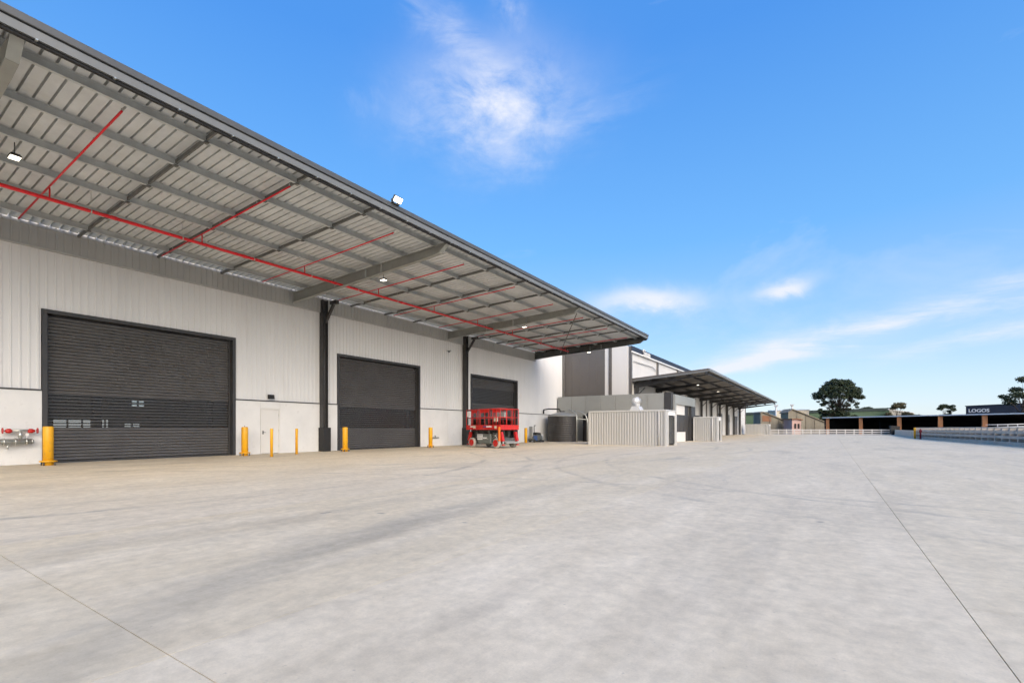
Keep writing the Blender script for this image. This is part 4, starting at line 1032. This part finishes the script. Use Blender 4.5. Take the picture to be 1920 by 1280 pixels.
# ------------------------------------------------------------------ trees
def tree(base, h, clumps, trunk_r, label, leaf='leaf', n_leaf=120, size=.42, group='trees in the background', seed=1, lean=0):
    rnd = random.Random(seed)
    if len(clumps) < 20:
        clumps = [c + () for c in clumps] + [(c[0] + rnd.uniform(-1, 1) * c[3], c[1] + rnd.uniform(-1, 1), c[2] + rnd.uniform(-.6, .5) * c[3], c[3] * .6) for c in clumps for _ in range(3)]
    t = thing('tree', label, 'tree', tuple(base), 0, group, True)
    q = MB(); top = Vector((lean, 0, h * .72))
    q.tube([(0, 0, 0), (lean * .2, .1, h * .25), (lean * .6, -.1, h * .5), tuple(top)], [trunk_r, trunk_r * .8, trunk_r * .55, trunk_r * .2], 9)
    for (cx, cy, cz, cr) in clumps:
        s_ = min(.72, max(.22, cz / h * .62)) ; st = Vector((lean * s_, 0, h * s_ * .8)); e = Vector((cx, cy, cz - cr * .2)); mdl = st.lerp(e, .5) + Vector((0, 0, h * .04))
        q.tube([st, mdl, e], [trunk_r * .28, trunk_r * .14, trunk_r * .05], 5)
    q.build('trunk', 'bark', t)
    vs = []; fs = []
    for (cx, cy, cz, cr) in clumps:
        for k in range(int(n_leaf * cr * cr)):
            while True:
                v = Vector((rnd.uniform(-1, 1), rnd.uniform(-1, 1), rnd.uniform(-1, 1)))
                if v.length < 1: break
            v = v * (.55 + .45 * rnd.random())
            c_ = Vector((cx, cy, cz)) + Vector((v.x * cr * 1.25, v.y * cr * 1.25, v.z * cr * .72))
            a = Vector((rnd.gauss(0, 1), rnd.gauss(0, 1), rnd.gauss(0, .6))).normalized(); b = a.orthogonal().normalized(); b.rotate(Matrix.Rotation(rnd.random() * 6.28, 3, a))
            s_ = size * rnd.uniform(.6, 1.3); w_ = a.cross(b) * s_ * .45; l_ = b * s_
            i = len(vs); vs += [c_ - l_, c_ + w_, c_ + l_, c_ - w_]; fs.append((i, i + 1, i + 2, i + 3))
    m = MB(); m.add(vs, fs); m.build('crown', leaf, t, fix=False)
    return t
def dome(n, R_, zc, hz, seed, r0, r1, low=-.2):
    rnd = random.Random(seed); out = []
    for k in range(n):
        a = k * 2.39996; u = low + (1 - low) * (k + .5) / n; rr = math.sqrt(max(0, 1 - u * u)) * rnd.uniform(.72, 1.0)
        out.append((R_ * rr * math.cos(a), R_ * rr * math.sin(a), zc + hz * u * rnd.uniform(.88, 1.0), rnd.uniform(r0, r1)))
    return out
d = 165; p = P(1572, d, GZ)
rnd = random.Random(5)
cl = dome(74, 7.0, 11.4, 6.9, 3, .9, 1.4, .1)
cl += [(7.2 * math.cos(a_) * rnd.uniform(.8, 1), 6 * math.sin(a_), rnd.uniform(10.6, 12.6), rnd.uniform(.6, 1.0)) for a_ in [k * .45 for k in range(14)]]
cl += [(rnd.uniform(-5.4, 5.4), rnd.uniform(-4, 4), rnd.uniform(7.0, 10.8), rnd.uniform(.45, .8)) for _ in range(40)]
cl += [(rnd.uniform(-4.8, 4.8), rnd.uniform(-3, 3), rnd.uniform(3.2, 7.4), rnd.uniform(1.0, 1.4)) for _ in range(36)]
tree(p, 19, cl, .36, 'tall round-headed dark tree rising over the shelter, largest of the trees', n_leaf=150, size=.27, seed=2)
def small(u, d, cl, h, lb, leaf='leaf', seed=3, r=.22):
    tree(P(u, d, GZ), h, cl, r, lb, leaf, 260, .22, seed=seed)
small(1682, 140, [(.3, 0, 8.4, 1.3), (-.6, .3, 7.7, .9), (1.0, 0, 7.8, .8), (-2.0, .3, 5.6, 1.1), (-3.0, 0, 4.6, 1.2), (-1.0, 0, 4.4, 1.2), (2.0, .3, 5.9, 1.0), (3.0, 0, 5.6, .8), (1.2, 0, 4.6, .9)], 9, 'small tree with brownish lower leaves beside the cream wall', 'leaf_brown', 4)
small(1773, 142, [(-.4, 0, 8.2, 1.1), (-1.3, .2, 7.5, .8), (.9, 0, 7.9, 1.0), (1.7, 0, 7.1, .7), (.8, 0, 6.6, .6), (-1.9, 0, 4.9, 1.1), (-.6, 0, 5.2, .9), (.8, 0, 5.2, 1.0), (2.3, 0, 4.7, 1.0), (-2.7, 0, 4.4, .8)], 9, 'sparse dark tree left of the navy building', 'leaf', 6)
small(1625, 210, dome(9, 2.6, 9.0, 1.6, 9, .9, 1.3, .1), 9, 'low dark treetop showing over the green warehouse roof', 'leaf', 7)
small(1712, 190, dome(7, 1.8, 5.2, 1.6, 11, .8, 1.2, 0), 6, 'tiny treetop just right of the cream wall', 'leaf', 8)
small(1502, 228, dome(6, 1.4, 8.4, 1.4, 12, .7, 1.0, .1), 9, 'speck of a treetop on the green warehouse eaves, left of the tall tree', 'leaf', 13)
rnd = random.Random(21)
cl = [(rnd.uniform(-3.0, 6), rnd.uniform(-3, 3), rnd.uniform(7.2, 13.5), rnd.uniform(.8, 1.5)) for _ in range(26)]
cl = [c for c in cl if c[2] < 9.5 + (c[0] + 3.2) * 1.0] + [(-2.8, 0, 8.8, .9), (-3.4, 0, 9.2, .8), (0, 0, 3.6, 1.3), (1.2, 0, 4.4, 1.3), (2.6, 0, 5.2, 1.4), (-.8, 0, 3.0, 1.1), (3.5, 0, 3.4, 1.5)]
small(1918, 112, cl, 13, 'leaning dark tree cut by the right edge before the navy building', 'leaf', 9, .35)
